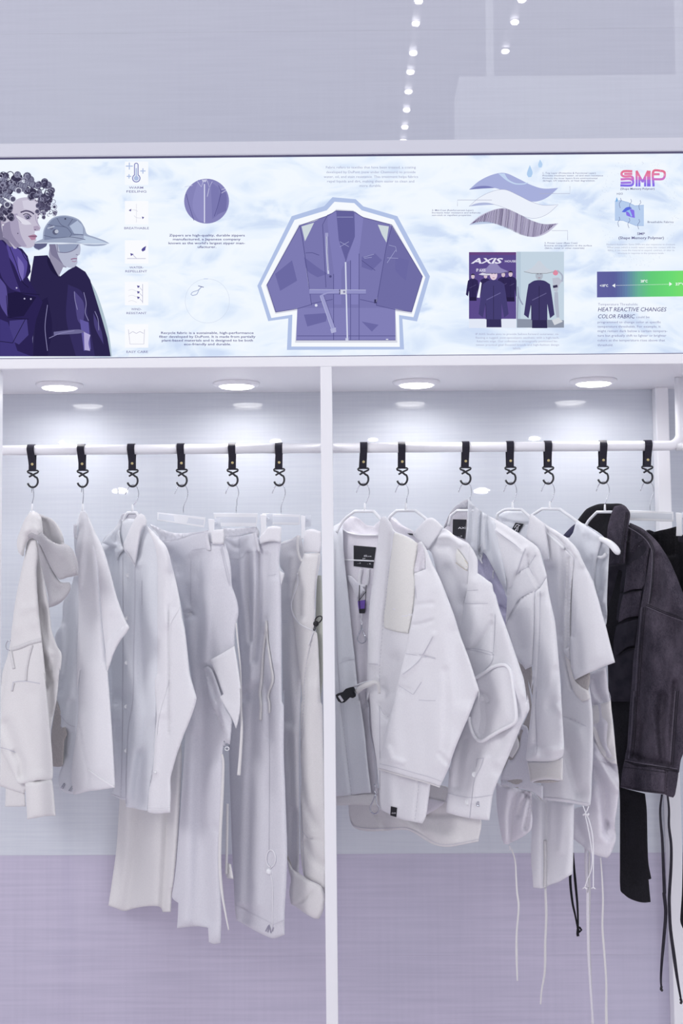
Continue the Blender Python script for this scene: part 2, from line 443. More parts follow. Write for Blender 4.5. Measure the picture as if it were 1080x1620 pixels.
# clothes rails
rl = MB()
def railpt(px): return at(px, 711.8-.0055*px, .2)
rz = railpt(540).z
a = railpt(-60); b_ = Vector((pb.x-.012, .2, rz))
rail1 = empty('clothes_rail', (a.x, .2, rz), 'white round clothes rail left of the centre post', 'rail')
mb = MB(); mb.tube([(a.x-.4, .2, rz), (pa.x+.012, .2, rz)], .0125, 24); mb.build('tube', paint, rail1, True)
mb = MB(); mb.box((pa.x+.004, .03, rz-.012), (pb.x-.004, .22, rz+.012)); bevel(mb.build('bracket', paint, rail1))
xr = at(1069.5, 705, .2).x + .011
rail2 = empty('clothes_rail', (pb.x, .2, rz), 'white round clothes rail right of the centre post, bent up to the soffit', 'rail')
pts = [(pb.x-.010, .2, rz), (xr-.03, .2, rz)]
for k in range(1, 9):
    a_ = PI/2*k/8; pts.append((xr-.03+.03*math.sin(a_), .2, rz+.03-.03*math.cos(a_)))
pts += [(xr, .2, zs-.0006)]
mb = MB(); mb.tube(pts, .0125, 24); mb.build('tube', paint, rail2, True)
mb = MB(); mb.tube([(xr-.012, .2, rz), (xr+.5, .2, rz)], .0125, 24); mb.build('tube', paint, rail2, True)

# ================================================================ hall behind the camera (seen only as reflections in the glossy wall)
def emat(name, c, s):
    m = bpy.data.materials.new(name); m.use_nodes = True; t = m.node_tree; t.nodes.clear()
    e = t.nodes.new('ShaderNodeEmission'); e.inputs[0].default_value = (*c[:3],1); e.inputs[1].default_value = s
    o = t.nodes.new('ShaderNodeOutputMaterial'); t.links.new(e.outputs[0], o.inputs[0]); return m
def mirrored(px, py, d):
    p = at(px, py, -3+d); return Vector((p.x, 2*YW-p.y, p.z))
ledm = emat('led_glow', (1,.98,.97), 60)
rows = [[(662,2),(657.5,37.5),(653.5,84),(649,114),(646,145),(643,174),(640,201),(637.5,223)], [(825,0),(814,35),(799,81)]]
for k, rw in enumerate(rows):
    t = empty('light_track', mirrored(*rw[0], 5.7), 'white overhead light track with small round lamps hung high in the hall, ' + ['the long one' if k == 0 else '', 'the short one'][k], 'light')
    mb = MB(); cs = []
    for px, py in rw:
        d = 2.55*FPX/(892-py); cs.append(mirrored(px, py, d))
    for c in cs:
        mb = MB(); mb.lathe(c, [(.008,.008),(.018,.004),(.019,0),(.017,-.006),(.008,-.010)], 'z', 16); mb.build('lamp', ledm, t, True)
    z = max(c.z for c in cs)+.02
    mb = MB(); mb.add([(cs[0].x-.02, cs[0].y, z),(cs[0].x+.02, cs[0].y, z),(cs[-1].x+.02, cs[-1].y, z),(cs[-1].x-.02, cs[-1].y, z),
        (cs[0].x-.02, cs[0].y, z+.03),(cs[0].x+.02, cs[0].y, z+.03),(cs[-1].x+.02, cs[-1].y, z+.03),(cs[-1].x-.02, cs[-1].y, z+.03)],
        [(0,1,2,3),(7,6,5,4),(0,4,5,1),(1,5,6,2),(2,6,7,3),(3,7,4,0)]); mb.build('track', paint, t)
opp = empty('opposite_stand', (2, -4.3, 0), 'white exhibition stand across the aisle with a lit header', 'stand')
hm = emat('header_and_mast_glow', (.93,.96,1.0), 2.1)
h0 = mirrored(726, 121, 8); h1 = mirrored(1400, 121, 8)
mb = MB(); mb.box((h0.x, h0.y-.4, 3.2), (h1.x, h0.y, h0.z)); mb.build('header', hm, opp)
for px in (770, 1071):
    c = mirrored(px, 100, 8.1); mb = MB(); mb.box((c.x, c.y-.05, 3.3), (c.x+.045, c.y, 6.5)); mb.build('mast', hm, opp)  # masts given the header's glow, brightness built into the material
for px, py, s in [(190,777,1),(762,777,1),(110,699,.7),(436,698,.7),(845,694,.7),(590,696,.6),(100,700,.5)]:
    c = mirrored(px, py, 8.35); mb = MB(); mb.lathe(c, [(.02*s,.02*s),(.05*s,.008*s),(.05*s,-.008*s),(.02*s,-.014*s)], 'z', 16); mb.build('lamp', ledm, opp, True)

# ================================================================ backlit banner
YB = 0.002
banner = empty('backlit_banner', (0, YB, z1), 'long backlit banner printed with two models, a blue jacket, fabric layers and text', 'banner')
sm = bpy.data.materials.new('banner_print'); sm.use_nodes = True; t = sm.node_tree; t.nodes.clear()
tc = t.nodes.new('ShaderNodeTexCoord'); mp = t.nodes.new('ShaderNodeMapping'); mp.inputs['Rotation'].default_value = (0,-.6,0); mp.inputs['Scale'].default_value = (1,1,2.0)
n1 = t.nodes.new('ShaderNodeTexNoise'); n1.inputs['Scale'].default_value = 5; n1.inputs['Detail'].default_value = 4; n1.inputs['Distortion'].default_value = 1.2
vo = t.nodes.new('ShaderNodeTexVoronoi'); vo.inputs['Scale'].default_value = 11; vo.feature = 'F1'
mixv = t.nodes.new('ShaderNodeMix'); mixv.data_type = 'RGBA'; mixv.inputs[0].default_value = .22
ad = t.nodes.new('ShaderNodeMath'); ad.operation = 'MULTIPLY_ADD'; ad.inputs[1].default_value = .55
rp = t.nodes.new('ShaderNodeValToRGB'); cr = rp.color_ramp
cr.elements[0].position = .50; cr.elements[0].color = srgb(205,219,243)
cr.elements[1].position = .92; cr.elements[1].color = srgb(238,244,252)
el = cr.elements.new(.63); el.color = srgb(219,231,248); el = cr.elements.new(.74); el.color = srgb(230,239,251)
em = t.nodes.new('ShaderNodeEmission'); ou = t.nodes.new('ShaderNodeOutputMaterial')
L = t.links.new
L(tc.outputs['Object'], mp.inputs[0]); L(mp.outputs[0], n1.inputs['Vector']); L(mp.outputs[0], mixv.inputs[6]); L(n1.outputs['Color'], mixv.inputs[7]); L(mixv.outputs[2], vo.inputs['Vector'])
L(vo.outputs['Distance'], ad.inputs[0]); L(n1.outputs['Fac'], ad.inputs[2]); L(ad.outputs[0], rp.inputs[0]); L(rp.outputs[0], em.inputs[0]); L(em.outputs[0], ou.inputs[0])
mb = MB(); mb.box((XL, YB, z1-.012), (XR, YB+.03, z2+.012)); mb.build('screen', sm, banner)
mb = MB(); mb.box((XL, -.004, z2-.0028), (XR, .002, z2)); mb.box((XL, -.004, z1), (XR, .002, z1+.0028)); mb.build('gasket', darkgap, banner)

EM = {}
def ink(*c):
    if c not in EM: EM[c] = emat('print_%d_%d_%d' % c, srgb(*c), .96)
    return EM[c]
class Print:
    """flat ink shapes on the banner; later shapes lie over earlier ones"""
    def __init__(s, name): s.name = name; s.v = []; s.f = []; s.mi = []; s.ms = []; s.k = 1
    def mid(s, c):
        m = ink(*c)
        if m not in s.ms: s.ms.append(m)
        return s.ms.index(m)
    def poly(s, pts, c, smooth=False, st=2):
        P = crom(pts, True, st) if smooth else np.array(pts, float)
        s.k += 1; Y = YB - .0004 - s.k*.00005
        n = len(s.v); W = atn(P, np.full(len(P), Y)); s.v += W.tolist()
        ar = sum(P[i][0]*P[(i+1)%len(P)][1]-P[(i+1)%len(P)][0]*P[i][1] for i in range(len(P)))
        res = delaunay_2d_cdt([Vector(p) for p in P], [], [list(range(len(P)))], 1, 1e-5)
        if len(res[0]) == len(P):
            for f in res[2]:
                s.f.append(tuple(n+i for i in f)); s.mi.append(s.mid(c))
        else:
            idx = n+len(P); V = np.array([tuple(v) for v in res[0]]); s.v = s.v[:n]; s.v += atn(V, np.full(len(V), Y)).tolist()
            for f in res[2]: s.f.append(tuple(n+i for i in f)); s.mi.append(s.mid(c))
        return s
    def line(s, pts, w, c, smooth=False):
        P = crom(pts, False, 2) if smooth else np.array(pts, float)
        s.k += 1; Y = YB - .0004 - s.k*.00005
        t = np.gradient(P, axis=0); t /= (np.linalg.norm(t,axis=1)[:,None]+1e-9); nr = np.stack([-t[:,1],t[:,0]],1)*w/2
        n = len(s.v); V = np.vstack([P+nr, P-nr]); s.v += atn(V, np.full(len(V), Y)).tolist(); k = len(P)
        for i in range(k-1): s.f.append((n+i, n+i+1, n+k+i+1, n+k+i)); s.mi.append(s.mid(c))
        return s
    def circ(s, x, y, r, c, ry=None, n=24):
        return s.poly([(x+r*math.cos(2*PI*k/n), y+(ry or r)*math.sin(2*PI*k/n)) for k in range(n)], c)
    def ring(s, x, y, r, w, c, ry=None, n=28, a0=0, a1=2*PI):
        return s.line([(x+r*math.cos(a0+(a1-a0)*k/n), y+(ry or r)*math.sin(a0+(a1-a0)*k/n)) for k in range(n+1)], w, c)
    def rect(s, x0, y0, x1, y1, c): return s.poly([(x0,y0),(x1,y0),(x1,y1),(x0,y1)], c)
    def done(s):
        o = mesh(s.name, s.v, s.f, None, banner, False)
        for m in s.ms: o.data.materials.append(m)
        o.data.polygons.foreach_set('material_index', s.mi); o.data.update(); return o
_tk = [0]
def words(lines, c, name='printed_text', bold=0.0, shear=0.0, parent=None, Yf=None, mt=None, th=.0):
    """lines: (string, x0, x1, baseline y, cap height) in frame pixels"""
    vs = []; fs = []; _tk[0] += 1
    for (st, x0, x1, yb, cap) in lines:
        cu = bpy.data.curves.new('t', 'FONT'); cu.body = st; cu.offset = bold; cu.shear = shear; cu.resolution_u = 2
        tmp = bpy.data.objects.new('t', cu); COL.objects.link(tmp)
        me = bpy.data.meshes.new_from_object(tmp.evaluated_get(bpy.context.evaluated_depsgraph_get()))
        co = np.array([tuple(v.co) for v in me.vertices]) if len(me.vertices) else np.zeros((0,3))
        if len(co):
            mx = co[:,0].max(); mn = co[:,0].min(); sx = (x1-x0)/(mx-mn); sy = cap/.70
            P = np.stack([x0+(co[:,0]-mn)*sx, yb-co[:,1]*sy], 1)
            Y = np.full(len(P), YB-.0034) if Yf is None else Yf(P)
            n = len(vs); vs += atn(P, Y).tolist(); fs += [tuple(n+i for i in p.vertices) for p in me.polygons]
        bpy.data.objects.remove(tmp); bpy.data.curves.remove(cu); bpy.data.meshes.remove(me)
    return mesh(name, vs, fs, mt or ink(*c), parent or banner, False)

# --- two models at the left
p = Print('printed_models'); rnd = random.Random(3)
p.poly(q('P',565,850,610,930,660,1080,690,1200,708,1335,670,1335,640,1200,600,1000), (176,194,206), True)
p.poly(q('P',190,850,215,700,300,695,330,740,380,830,430,790,480,762,540,800,570,850,585,900,640,1080,680,1220,700,1335,180,1335), (44,38,78), False)
for pts, c in [((300,695,340,760,380,840,330,800,300,740),(34,29,64)), ((430,880,520,930,560,1100,600,1335,480,1335,420,1100),(54,47,96)), ((230,1000,300,960,330,1150,300,1335,210,1335),(37,31,70)),
               ((470,920,530,1000,525,1150,490,1100),(80,72,130)), ((505,1100,560,1120,575,1290,530,1300),(98,90,160)), ((590,1060,640,1170,655,1260,600,1150),(72,64,120)), ((340,1180,500,1165,540,1180,500,1190,340,1200),(110,106,150)),
               ((530,1180,572,1200,560,1250,570,1300,535,1295),(176,168,214))]:
    p.poly(q('P',*pts), c, True)
for l in [(470,925,475,980,490,1040), (530,930,545,1000,540,1060,560,1110), (600,1050,620,1100,625,1170), (300,1010,285,1150,300,1300), (210,1100,205,1250), (310,1220,380,1190,470,1172)]:
    p.line(q('P',*l), 1.0, (140,136,180), True)
# neck and face of the figure with the hat
p.poly(q('P',315,640,420,720,420,775,400,770,372,830,340,770,310,700), (150,146,172), True)
p.poly(q('P',310,625,505,620,510,655,505,690,490,700,488,725,490,742,470,770,440,774,405,760,370,720,330,690), (182,186,208), True)
p.poly(q('P',310,625,350,625,370,700,400,755,360,720,325,690), (126,122,152), True)
p.poly(q('P',365,628,500,622,490,650,440,672,380,680), (150,160,188), True)
p.line(q('P',360,625,365,675,420,678,470,660,495,628), 1.0, (104,100,132), True)
p.line(q('P',448,722,468,716,488,718), 1.6, (146,106,140), True); p.line(q('P',455,732,470,736,484,730), 1.2, (160,124,156), True)
p.line(q('P',480,690,494,694), 1.0, (120,112,146))
# hat
p.poly(q('P',205,618,270,592,275,540,295,498,335,458,400,443,460,452,505,475,535,520,550,560,600,580,660,602,692,620,650,634,560,636,500,622,380,616,300,622,275,650,245,664,218,650), (158,168,194), True)
p.poly(q('P',280,600,283,540,305,500,340,465,400,450,455,460,500,480,525,515,528,565,440,575,350,590), (128,138,168), True)
p.poly(q('P',440,510,490,475,522,510,526,562,470,560), (176,188,214), True)
p.poly(q('P',530,570,600,590,680,618,600,628,480,612,530,596), (190,204,226), True)
p.poly(q('P',210,622,300,618,290,640,245,660,218,646), (96,98,134), True)
for l in [(300,500,360,510,420,520,455,560,440,580), (360,460,385,500,420,520), (460,465,430,510), (460,560,528,568), (278,570,350,585,450,580,540,596)]: p.line(q('P',*l), .9, (92,98,128), True)
p.line(q('P',210,619,380,617,520,623,690,622), 1.1, (220,228,242), True)
p.circ(*q('P',413,465)[0], 1.4, (60,62,88)); p.circ(*q('P',350,548)[0], 4.5, (92,96,124)); p.circ(*q('P',358,545)[0], 3.0, (190,196,214)); p.circ(*q('P',325,520)[0], 3.4, (108,112,140)); p.line(q('P',300,525,345,512), 2.2, (176,184,206))
# coat of the curly-haired figure
p.poly(q('P',-8,560,40,610,100,640,140,655,175,700,190,760,195,800,175,835,200,880,240,950,270,990,230,1100,205,1220,210,1335,-8,1335), (44,36,84), False)
for pts, c in [((40,620,110,650,170,720,160,830,130,860,90,760,50,690),(86,74,150)), ((0,590,40,640,70,760,130,930,60,900,0,800),(62,52,112)), ((10,950,90,930,180,950,230,960,150,1080,60,1090),(34,28,66)),
               ((60,1110,170,1100,180,1200,120,1260,60,1230),(72,64,128)), ((0,1100,50,1120,110,1300,200,1335,0,1335),(64,56,120)), ((110,700,150,760,145,860,120,800),(120,108,180)), ((0,840,40,900,50,1090,0,1000),(88,78,146))]:
    p.poly(q('P',*pts), c, True)
for l in [(60,640,100,740,140,860,180,900), (40,950,50,1090,180,1100), (0,1240,80,1250,160,1100), (90,930,250,945), (130,650,150,700,190,760,188,800)]: p.line(q('P',*l), 1.0, (30,25,58), True)
for x, y in [(105,902),(155,970),(195,972),(100,650)]: p.circ(*q('P',x,y)[0], 1.3, (190,186,216))
# face of the curly-haired figure
p.poly(q('P',-8,470,30,470,60,500,90,640,60,640,20,600,-8,600), (120,114,144), True)
p.poly(q('P',10,480,60,400,110,340,200,330,250,360,262,400,250,440,240,470,244,495,258,520,250,540,222,542,218,560,236,575,226,592,232,600,218,612,218,632,200,646,170,650,140,642,110,630,90,655,50,600,20,580), (196,190,210), True)
p.poly(q('P',15,500,60,480,110,560,140,640,100,648,50,600,20,575), (146,138,168), True)
p.poly(q('P',60,440,110,430,130,560,170,640,140,642,100,600,70,540), (168,160,188), True)
p.poly(q('P',100,440,180,480,200,500,150,500,110,470), (222,220,234), True)
p.poly(q('P',140,350,200,345,240,372,246,420,190,410,150,400), (210,206,224), True)
p.poly(q('P',150,445,175,436,196,450,190,468,165,470), (140,134,164), True); p.circ(*q('P',176,456)[0], 2.3, (56,54,82)); p.circ(*q('P',174,454)[0], .7, (220,222,236))
p.line(q('P',146,440,165,432,185,438,198,452), 1.3, (52,48,76), True); p.line(q('P',130,424,165,414,200,424,215,436), 2.2, (76,70,100), True)
p.line(q('P',238,440,250,432,258,436), 1.6, (76,70,100), True); p.line(q('P',236,460,246,458), 1.3, (66,60,90))
p.line(q('P',222,440,230,480,250,512), .9, (158,150,180), True); p.poly(q('P',212,512,238,508,256,526,232,542,214,536), (172,160,186), True); p.circ(*q('P',222,534)[0], 1.2, (88,78,110), ry=.8)
p.poly(q('P',178,574,205,566,225,566,236,575,222,582,200,580), (158,118,146), True); p.poly(q('P',180,576,205,580,228,582,222,596,200,600), (178,134,162), True)
p.line(q('P',178,575,205,577,234,577), .8, (96,66,98), True); p.circ(*q('P',113,557)[0], 1.0, (90,82,110)); p.line(q('P',98,452,135,490), .9, (150,140,170))
p.poly(q('P',5,470,20,466,30,500,20,512,8,500), (174,164,188), True); p.circ(*q('P',19,503)[0], 1.3, (236,238,246))
# curls
for k in range(150):
    a = rnd.uniform(-PI, PI*.12); rr = rnd.uniform(.35, 1)
    x = 110+230*rr*math.cos(a); y = 330+165*rr*math.sin(a)
    if x > 120 and y > 330 and x < 262: continue
    if x < -10: x = rnd.uniform(-8, 60)
    cx, cy = q('P',x,y)[0]; g = rnd.randint(-16, 22); cc = rnd.choice([(70,68,96),(88,86,114),(108,108,134),(56,52,78)])
    if k < 60: p.circ(cx, cy, rnd.uniform(4,7), (cc[0],cc[1],cc[2]), n=12)
    a0 = rnd.uniform(0, 6); p.ring(cx, cy, rnd.uniform(2.5,5.5), rnd.uniform(.9,1.5), rnd.choice([(132,132,158),(152,152,176),(70,66,92),(52,48,74)]), n=12, a0=a0, a1=a0+rnd.uniform(3,6))
for k in range(40):
    x = rnd.uniform(235,350); y = rnd.uniform(330,455)
    if x < 262 and y > 430: continue
    a0 = rnd.uniform(0, 6); cx, cy = q('P',x,y)[0]
    if k % 2: p.circ(cx, cy, rnd.uniform(2,3.6), (78,74,102), n=10)
    p.ring(cx, cy, rnd.uniform(2,4), 1.0, rnd.choice([(140,138,164),(60,56,82),(104,102,130)]), n=10, a0=a0, a1=a0+5)
for k in range(26):
    x = rnd.uniform(-5,75); y = rnd.uniform(370,470); cx, cy = q('P',x,y)[0]; p.circ(cx, cy, rnd.uniform(3,5), rnd.choice([(66,62,88),(86,82,108),(54,50,76)]), n=10)
    p.ring(cx, cy, 3.5, 1, (124,122,148), n=10, a0=x, a1=x+4)
for (x, y, x2, y2) in [(118,287,60,255),(82,340,20,305),(46,375,-8,340),(215,250,160,235),(170,260,120,250)]:
    c1 = q('P',x,y)[0]; c2 = q('P',x2,y2)[0]; p.line([c1,c2], 9, (136,138,162))
    for f in (.25,.5,.75): c = (c1[0]+(c2[0]-c1[0])*f, c1[1]+(c2[1]-c1[1])*f); p.ring(c[0], c[1], 4.2, .8, (92,90,118), n=14)
    if x < 130: p.circ(c1[0], c1[1], 4.8, (88,86,112)); p.ring(c1[0], c1[1], 4.6, 1.3, (210,212,228))
p.done()

# --- icon column
bl = (112,116,180); lb = (176,192,228); gl = (206,208,224); dk = (86,78,150)
p = Print('printed_icon'); p.rect(*q('P',790,102)[0], *q('P',938,250)[0], (247,250,255))
for x, y, r in [(818,131,22),(904,162,17),(816,196,14)]:
    c = q('P',x,y)[0]; p.line([(c[0]-r/4,c[1]),(c[0]+r/4,c[1])], 1.6, lb); p.line([(c[0],c[1]-r/4),(c[0],c[1]+r/4)], 1.6, lb)
cx, cy = q('P',862,208)[0]
p.circ(cx, cy, 6.6, bl); p.line([(cx,cy-4),(cx,cy-21)], 7.0, bl); p.circ(cx, cy-21, 3.5, bl); p.circ(cx, cy, 5.2, (240,244,254)); p.line([(cx,cy-3),(cx,cy-21)], 4.4, (240,244,254)); p.circ(cx, cy-21, 2.2, (240,244,254)); p.circ(cx, cy, 3.8, lb); p.line([(cx,cy-2),(cx,cy-16)], 2.0, lb)
p.done()['label'] = 'thermometer icon'
def icon(y, lab):
    p = Print('printed_icon'); p.rect(*q('P',790,y)[0], *q('P',938,y+148)[0], (250,251,255)); p.lab = lab; return p
p = icon(352, 'airflow icon')
p.line(q('P',863,370,863,488), .5, gl); p.line(q('P',825,410,850,408,872,418), .6, gl, True); p.line(q('P',848,445,865,458,895,460), .6, gl, True)
p.poly(q('P',814,412,830,401,828,418), dk); p.poly(q('P',897,450,912,455,902,467), dk); p.done()['label'] = p.lab
p = icon(600, 'water drop icon')
p.line(q('P',804,716,922,716), .7, (150,148,190)); p.line(q('P',862,714,836,688), .6, (150,148,190)); p.poly(q('P',824,682,846,688,828,700), dk); p.poly(q('P',924,636,918,664,902,672,894,662,902,650), dk, True); p.done()['label'] = p.lab
p = icon(864, 'wind icon'); p.line(q('P',902,878,902,998), .6, (150,148,190))
for y in (890,926,960): p.poly(q('P',866,y-4,886,y,872,y+14), dk); p.line(q('P',880,y+6,900,y+28), .5, (150,148,190)); p.line(q('P',812,y+28,835,y+22,865,y+34), .5, gl, True)
p.done()['label'] = p.lab
p = icon(1132, 'wash tub icon')
p.line(q('P',812,1165,822,1257,910,1257,914,1165), .6, (164,162,196)); p.line(q('P',818,1192,840,1178,862,1190,885,1178,908,1190), .6, (164,162,196), True); p.done()['label'] = p.lab
tg = (128,124,168)
for w_ in ([('WARM',204,226.5,298.5,3.4),('FEELING',200,231.5,304.6,3.4)],[('BREATHABLE',196.5,235.5,362.6,3.4)],[('WATER-',204.5,227,424.8,3.4),('REPELLENT',198.3,232.6,430.8,3.4)],[('WIND-',207.5,223.7,490.8,3.4),('RESISTANT',200,231.7,497,3.4)],[('EASY CARE',200,234,558.3,3.6)]): words(w_, tg, bold=.008)

# --- round zipper picture and round fabric picture
p = Print('printed_round_photo'); cx, cy = q('Q',660,352)[0]
p.circ(cx, cy, 35.5, (134,132,186), n=48)
for pts, c in [((600,200,640,215,645,500,600,480,560,380),(142,140,194)),((690,215,750,260,745,440,700,480),(124,122,178)),((760,260,800,300,800,420,730,450,745,350),(116,114,170))]: p.poly(q('Q',*pts), c, True)
for l in [(645,230,645,505)]: p.line(q('Q',*l), 1.6, (222,224,244))
for l in [(595,212,622,250,640,205),(665,205,680,255,700,212),(678,260,665,320),(515,300,535,380,570,490),(745,240,765,290,735,400,715,460),(765,270,795,262),(765,295,800,275),(505,250,560,240),(630,200,655,206)]: p.line(q('Q',*l), .8, (206,206,234) if l[0] not in (515,745) else (84,82,140))
p.poly(q('Q',625,200,665,196,655,216,632,216), (196,196,226))
p.done()
p = Print('printed_round_fabric'); p.ring(*q('Q',665,1062)[0], 35, .5, (206,214,232), n=48)
p.line(q('Q',625,960,600,985,560,1000,548,1015,560,1024,590,1015,605,985,625,962), 1.0, (160,172,206), True); p.line(q('Q',600,955,640,965), 1.2, (120,124,170)); p.line(q('Q',640,905,670,905), 1.2, (196,208,236)); p.done()
tx = (86,80,138)
words([('Zippers are high-quality, durable zippers',267.5,387,374,3.6),('manufactured, a Japanese company',273.5,380.5,380.2,3.6),("known as the world's largest zipper man-",266.5,387.5,386.3,3.6),('ufacturer.',312.5,342,392.3,3.6)], tx, bold=.014)
words([('Recycle fabric is a sustainable, high-performance',254.7,401,528.3,3.6),('fiber developed by DuPont. It is made from partially',251.7,404,534.3,3.6),('plant-based materials and is designed to be both',255.8,400,540.2,3.6),('eco-friendly and durable.',291,365.3,546.2,3.6)], tx, bold=.014)
words([('Fabric refers to textiles that have been treated, a coating',515.5,657.5,266.5,3.8),('developed by DuPont (now under Chemours) to provide',516,657,274,3.8),('water, oil, and stain resistance. This treatment helps fabrics',512,661,281.4,3.8),('repel liquids and dirt, making them easier to clean and',517.5,655,288.6,3.8),('more durable.',568.5,603,295.6,3.8)], (160,164,196), bold=.002)

# --- printed jacket
p = Print('printed_jacket')
ol = (468,268,605,280,650,322,850,380,1042,735,966,1000,880,985,890,1165,200,1168,208,982,90,998,26,790,228,380,420,320)
p.poly(q('R',*ol), (178,194,230)); p.poly(q('R',480,295,597,303,640,345,830,400,1015,740,945,975,860,962,865,1150,226,1148,232,960,108,980,48,790,245,402,435,345), (247,250,255))
p.poly(q('R',490,338,590,345,640,380,825,432,1000,735,935,955,838,940,850,1125,248,1125,262,935,132,955,75,790,270,430,440,390), (214,216,230))
J = (122,120,176)
p.poly(q('R',262,905,838,905,840,1110,254,1110), (130,128,184)); p.poly(q('R',445,372,490,348,590,352,650,388,800,425,820,440,782,640,726,885,838,920,262,920,345,900,300,600,275,435,360,410), J)
p.poly(q('R',275,435,240,500,82,785,134,945,345,908,300,600), (126,124,180), False); p.poly(q('R',818,440,790,530,726,905,934,944,998,735), (112,110,166))
p.poly(q('R',490,350,595,352,602,500,560,600,545,660,520,600,492,480), (100,98,156)); p.poly(q('R',286,440,360,418,330,480,306,528), (206,216,222)); p.poly(q('R',735,430,800,440,786,535,760,490), (206,216,222))
p.poly(q('R',440,372,490,350,505,520,545,640,520,700,520,900,475,900,475,700,440,430), (128,126,184)); p.poly(q('R',600,352,650,390,625,600,620,900,575,900,575,640,548,650,600,500), (132,130,188))
for pts in [(300,620,380,680,440,720,380,740,320,700),(640,620,720,600,760,640,700,700,640,680),(640,1000,740,1020,700,1060),(130,720,230,640,260,760,160,820),(840,620,920,640,900,760,840,700),(300,960,440,950,430,1000,320,1030)]: p.poly(q('R',*pts), (108,106,164), True)
dkl = (82,80,136); ltl = (190,194,226)
for l in [(290,500,310,640,345,905),(275,435,290,500),(818,440,785,560,726,905),(475,720,475,1110),(575,640,575,1110),(625,600,625,1110),(440,372,410,430,430,800),(345,900,262,925,134,945),(726,905,838,930,934,944),(340,870,345,895,470,870),(630,870,720,890),(310,596,350,595,390,610),(720,700,640,640),(254,1110,840,1110),(260,1085,840,1085)]: p.line(q('R',*l), .9, dkl)
for l in [(545,650,556,1110)]: p.line(q('R',*l), 2.2, (214,218,240))
p.line(q('R',432,480,436,600,444,720), 2.8, (204,208,234)); p.line(q('R',432,500,444,700), .8, (100,98,150))
p.poly(q('R',425,478,443,478,443,500,425,500), (160,160,204)); p.circ(*q('R',456,735)[0], 2, (80,78,130)); p.circ(*q('R',372,905)[0], 2.2, (220,222,240)); p.rect(*q('R',545,1098)[0], *q('R',562,1112)[0], (200,204,230))
p.poly(q('R',332,812,665,815,665,838,332,838), (146,146,198)); p.line(q('R',332,812,665,815), .7, ltl); p.line(q('R',332,838,665,838), .7, (90,88,146)); p.rect(*q('R',508,812)[0], *q('R',552,840)[0], (206,208,226)); p.circ(*q('R',537,826)[0], 1.8, (130,128,170)); p.rect(*q('R',508,812)[0], *q('R',514,840)[0], (60,58,104))
p.poly(q('R',395,850,415,842,485,1040,465,1052), (158,158,206)); p.line(q('R',395,850,465,1052), .7, ltl); p.line(q('R',415,842,485,1040), .7, dkl); p.poly(q('R',455,1045,488,1035,490,1062,462,1070), (176,178,216)); p.line(q('R',395,850,440,832,510,825), 2, (158,158,206), True)
for l in [(512,530,565,560),(565,530,512,560),(790,625,855,628),(790,655,840,580),(650,622,712,604),(655,628,700,622),(495,385,590,385),(800,550,840,560,845,590)]: p.line(q('R',*l), .7, (166,168,210))
p.rect(*q('R',714,870)[0], *q('R',727,893)[0], (60,58,100)); p.rect(*q('R',783,1103)[0], *q('R',797,1108)[0], (230,232,244))
for l in [(445,375,490,348,590,352,650,388,815,430,998,735,934,944),(445,375,275,435,82,785,134,945)]: p.line(q('R',*l), 1.0, dkl)
p.done()

# --- fabric layer diagram
p = Print('printed_layer_diagram')
def wave(dy, c, under):
    top = crom(q('S',322,270,400,205,500,160,580,152,680,195,760,235,850,262,958,258), False, 3); bot = crom(q('S',958,258,880,325,800,355,720,345,620,300,520,262,430,250,322,270), False, 3)
    P = [(x, y+dy) for x, y in np.vstack([top, bot[1:-1]])]
    if c: p.poly(P, c)
    p.poly([(x,y+dy) for x,y in crom(q('S',322,270,380,248,450,244,510,258,430,262), True, 2)], under)
    return P
wave(0, (168,176,220), (124,128,186))
p.poly(q('S',530,155,575,155,600,195,650,222,700,226,745,218,720,232,650,232,590,205), (196,214,242), True)
P_ = wave(26.4, (236,241,252), (180,190,226)); p.line(P_+[P_[0]], .5, (168,170,196))
P_ = wave(56, (196,192,216), (190,204,230))
tp = crom(q('S',322,270,400,205,500,160,580,152,680,195,760,235,850,262,958,258), False, 1.5); bt = crom(q('S',322,270,430,250,520,262,620,300,720,345,800,355,880,325,958,258), False, 1.5)
for x in np.arange(744, 881, 1.55):
    yt = np.interp(x, tp[:,0], tp[:,1]); yb = np.interp(x+3, bt[:,0], bt[:,1])
    if yb-yt > 1.5: p.line([(x+3*.6, yt+56.4), (x-1, min(yb+56, yb+55.6))], rnd.uniform(.5,1.1), rnd.choice([(92,78,122),(70,58,100),(120,110,150),(150,142,176)]))
for l in [(825,298,1040,298,1040,245),(240,388,240,344,485,344),(910,562,1024,562,1024,630)]: p.line(q('S',*l), .7, (176,178,200))
p.poly(q('S',755,95,775,150,765,180,745,182,734,162,738,140), (176,206,240), True); p.poly(q('S',828,55,845,90,838,112,820,112,814,92), (182,210,242), True)
p.done()
tt = (120,120,158)
words([('1. Top Layer (Protective & Functional Layer)',858.5,942,275,2.5),('Provides maximum water, oil and stain resistance',858.2,953.5,279,2.5),('Protects the inner layers from environmental',858.3,944.5,283.2,2.5),('damage, UV exposure, or heat degradation.',858.2,941,287,2.5)], tt, bold=.006)
words([('2. Mid-Coat (Reinforcement Layer)',683,748.5,333.8,2.5),('Increases wear resistance and enhances',683,759.8,337.6,2.5),('non-stick or repellent properties.',683,745.5,341.6,2.5)], tt, bold=.006)
words([('3. Primer Layer (Base Coat)',861,913,385.6,2.5),('Ensures strong adhesion to the surface',861.2,935.8,389.6,2.5),('(fabric, metal or other materials)',861.5,924,393.6,2.5)], tt, bold=.006)

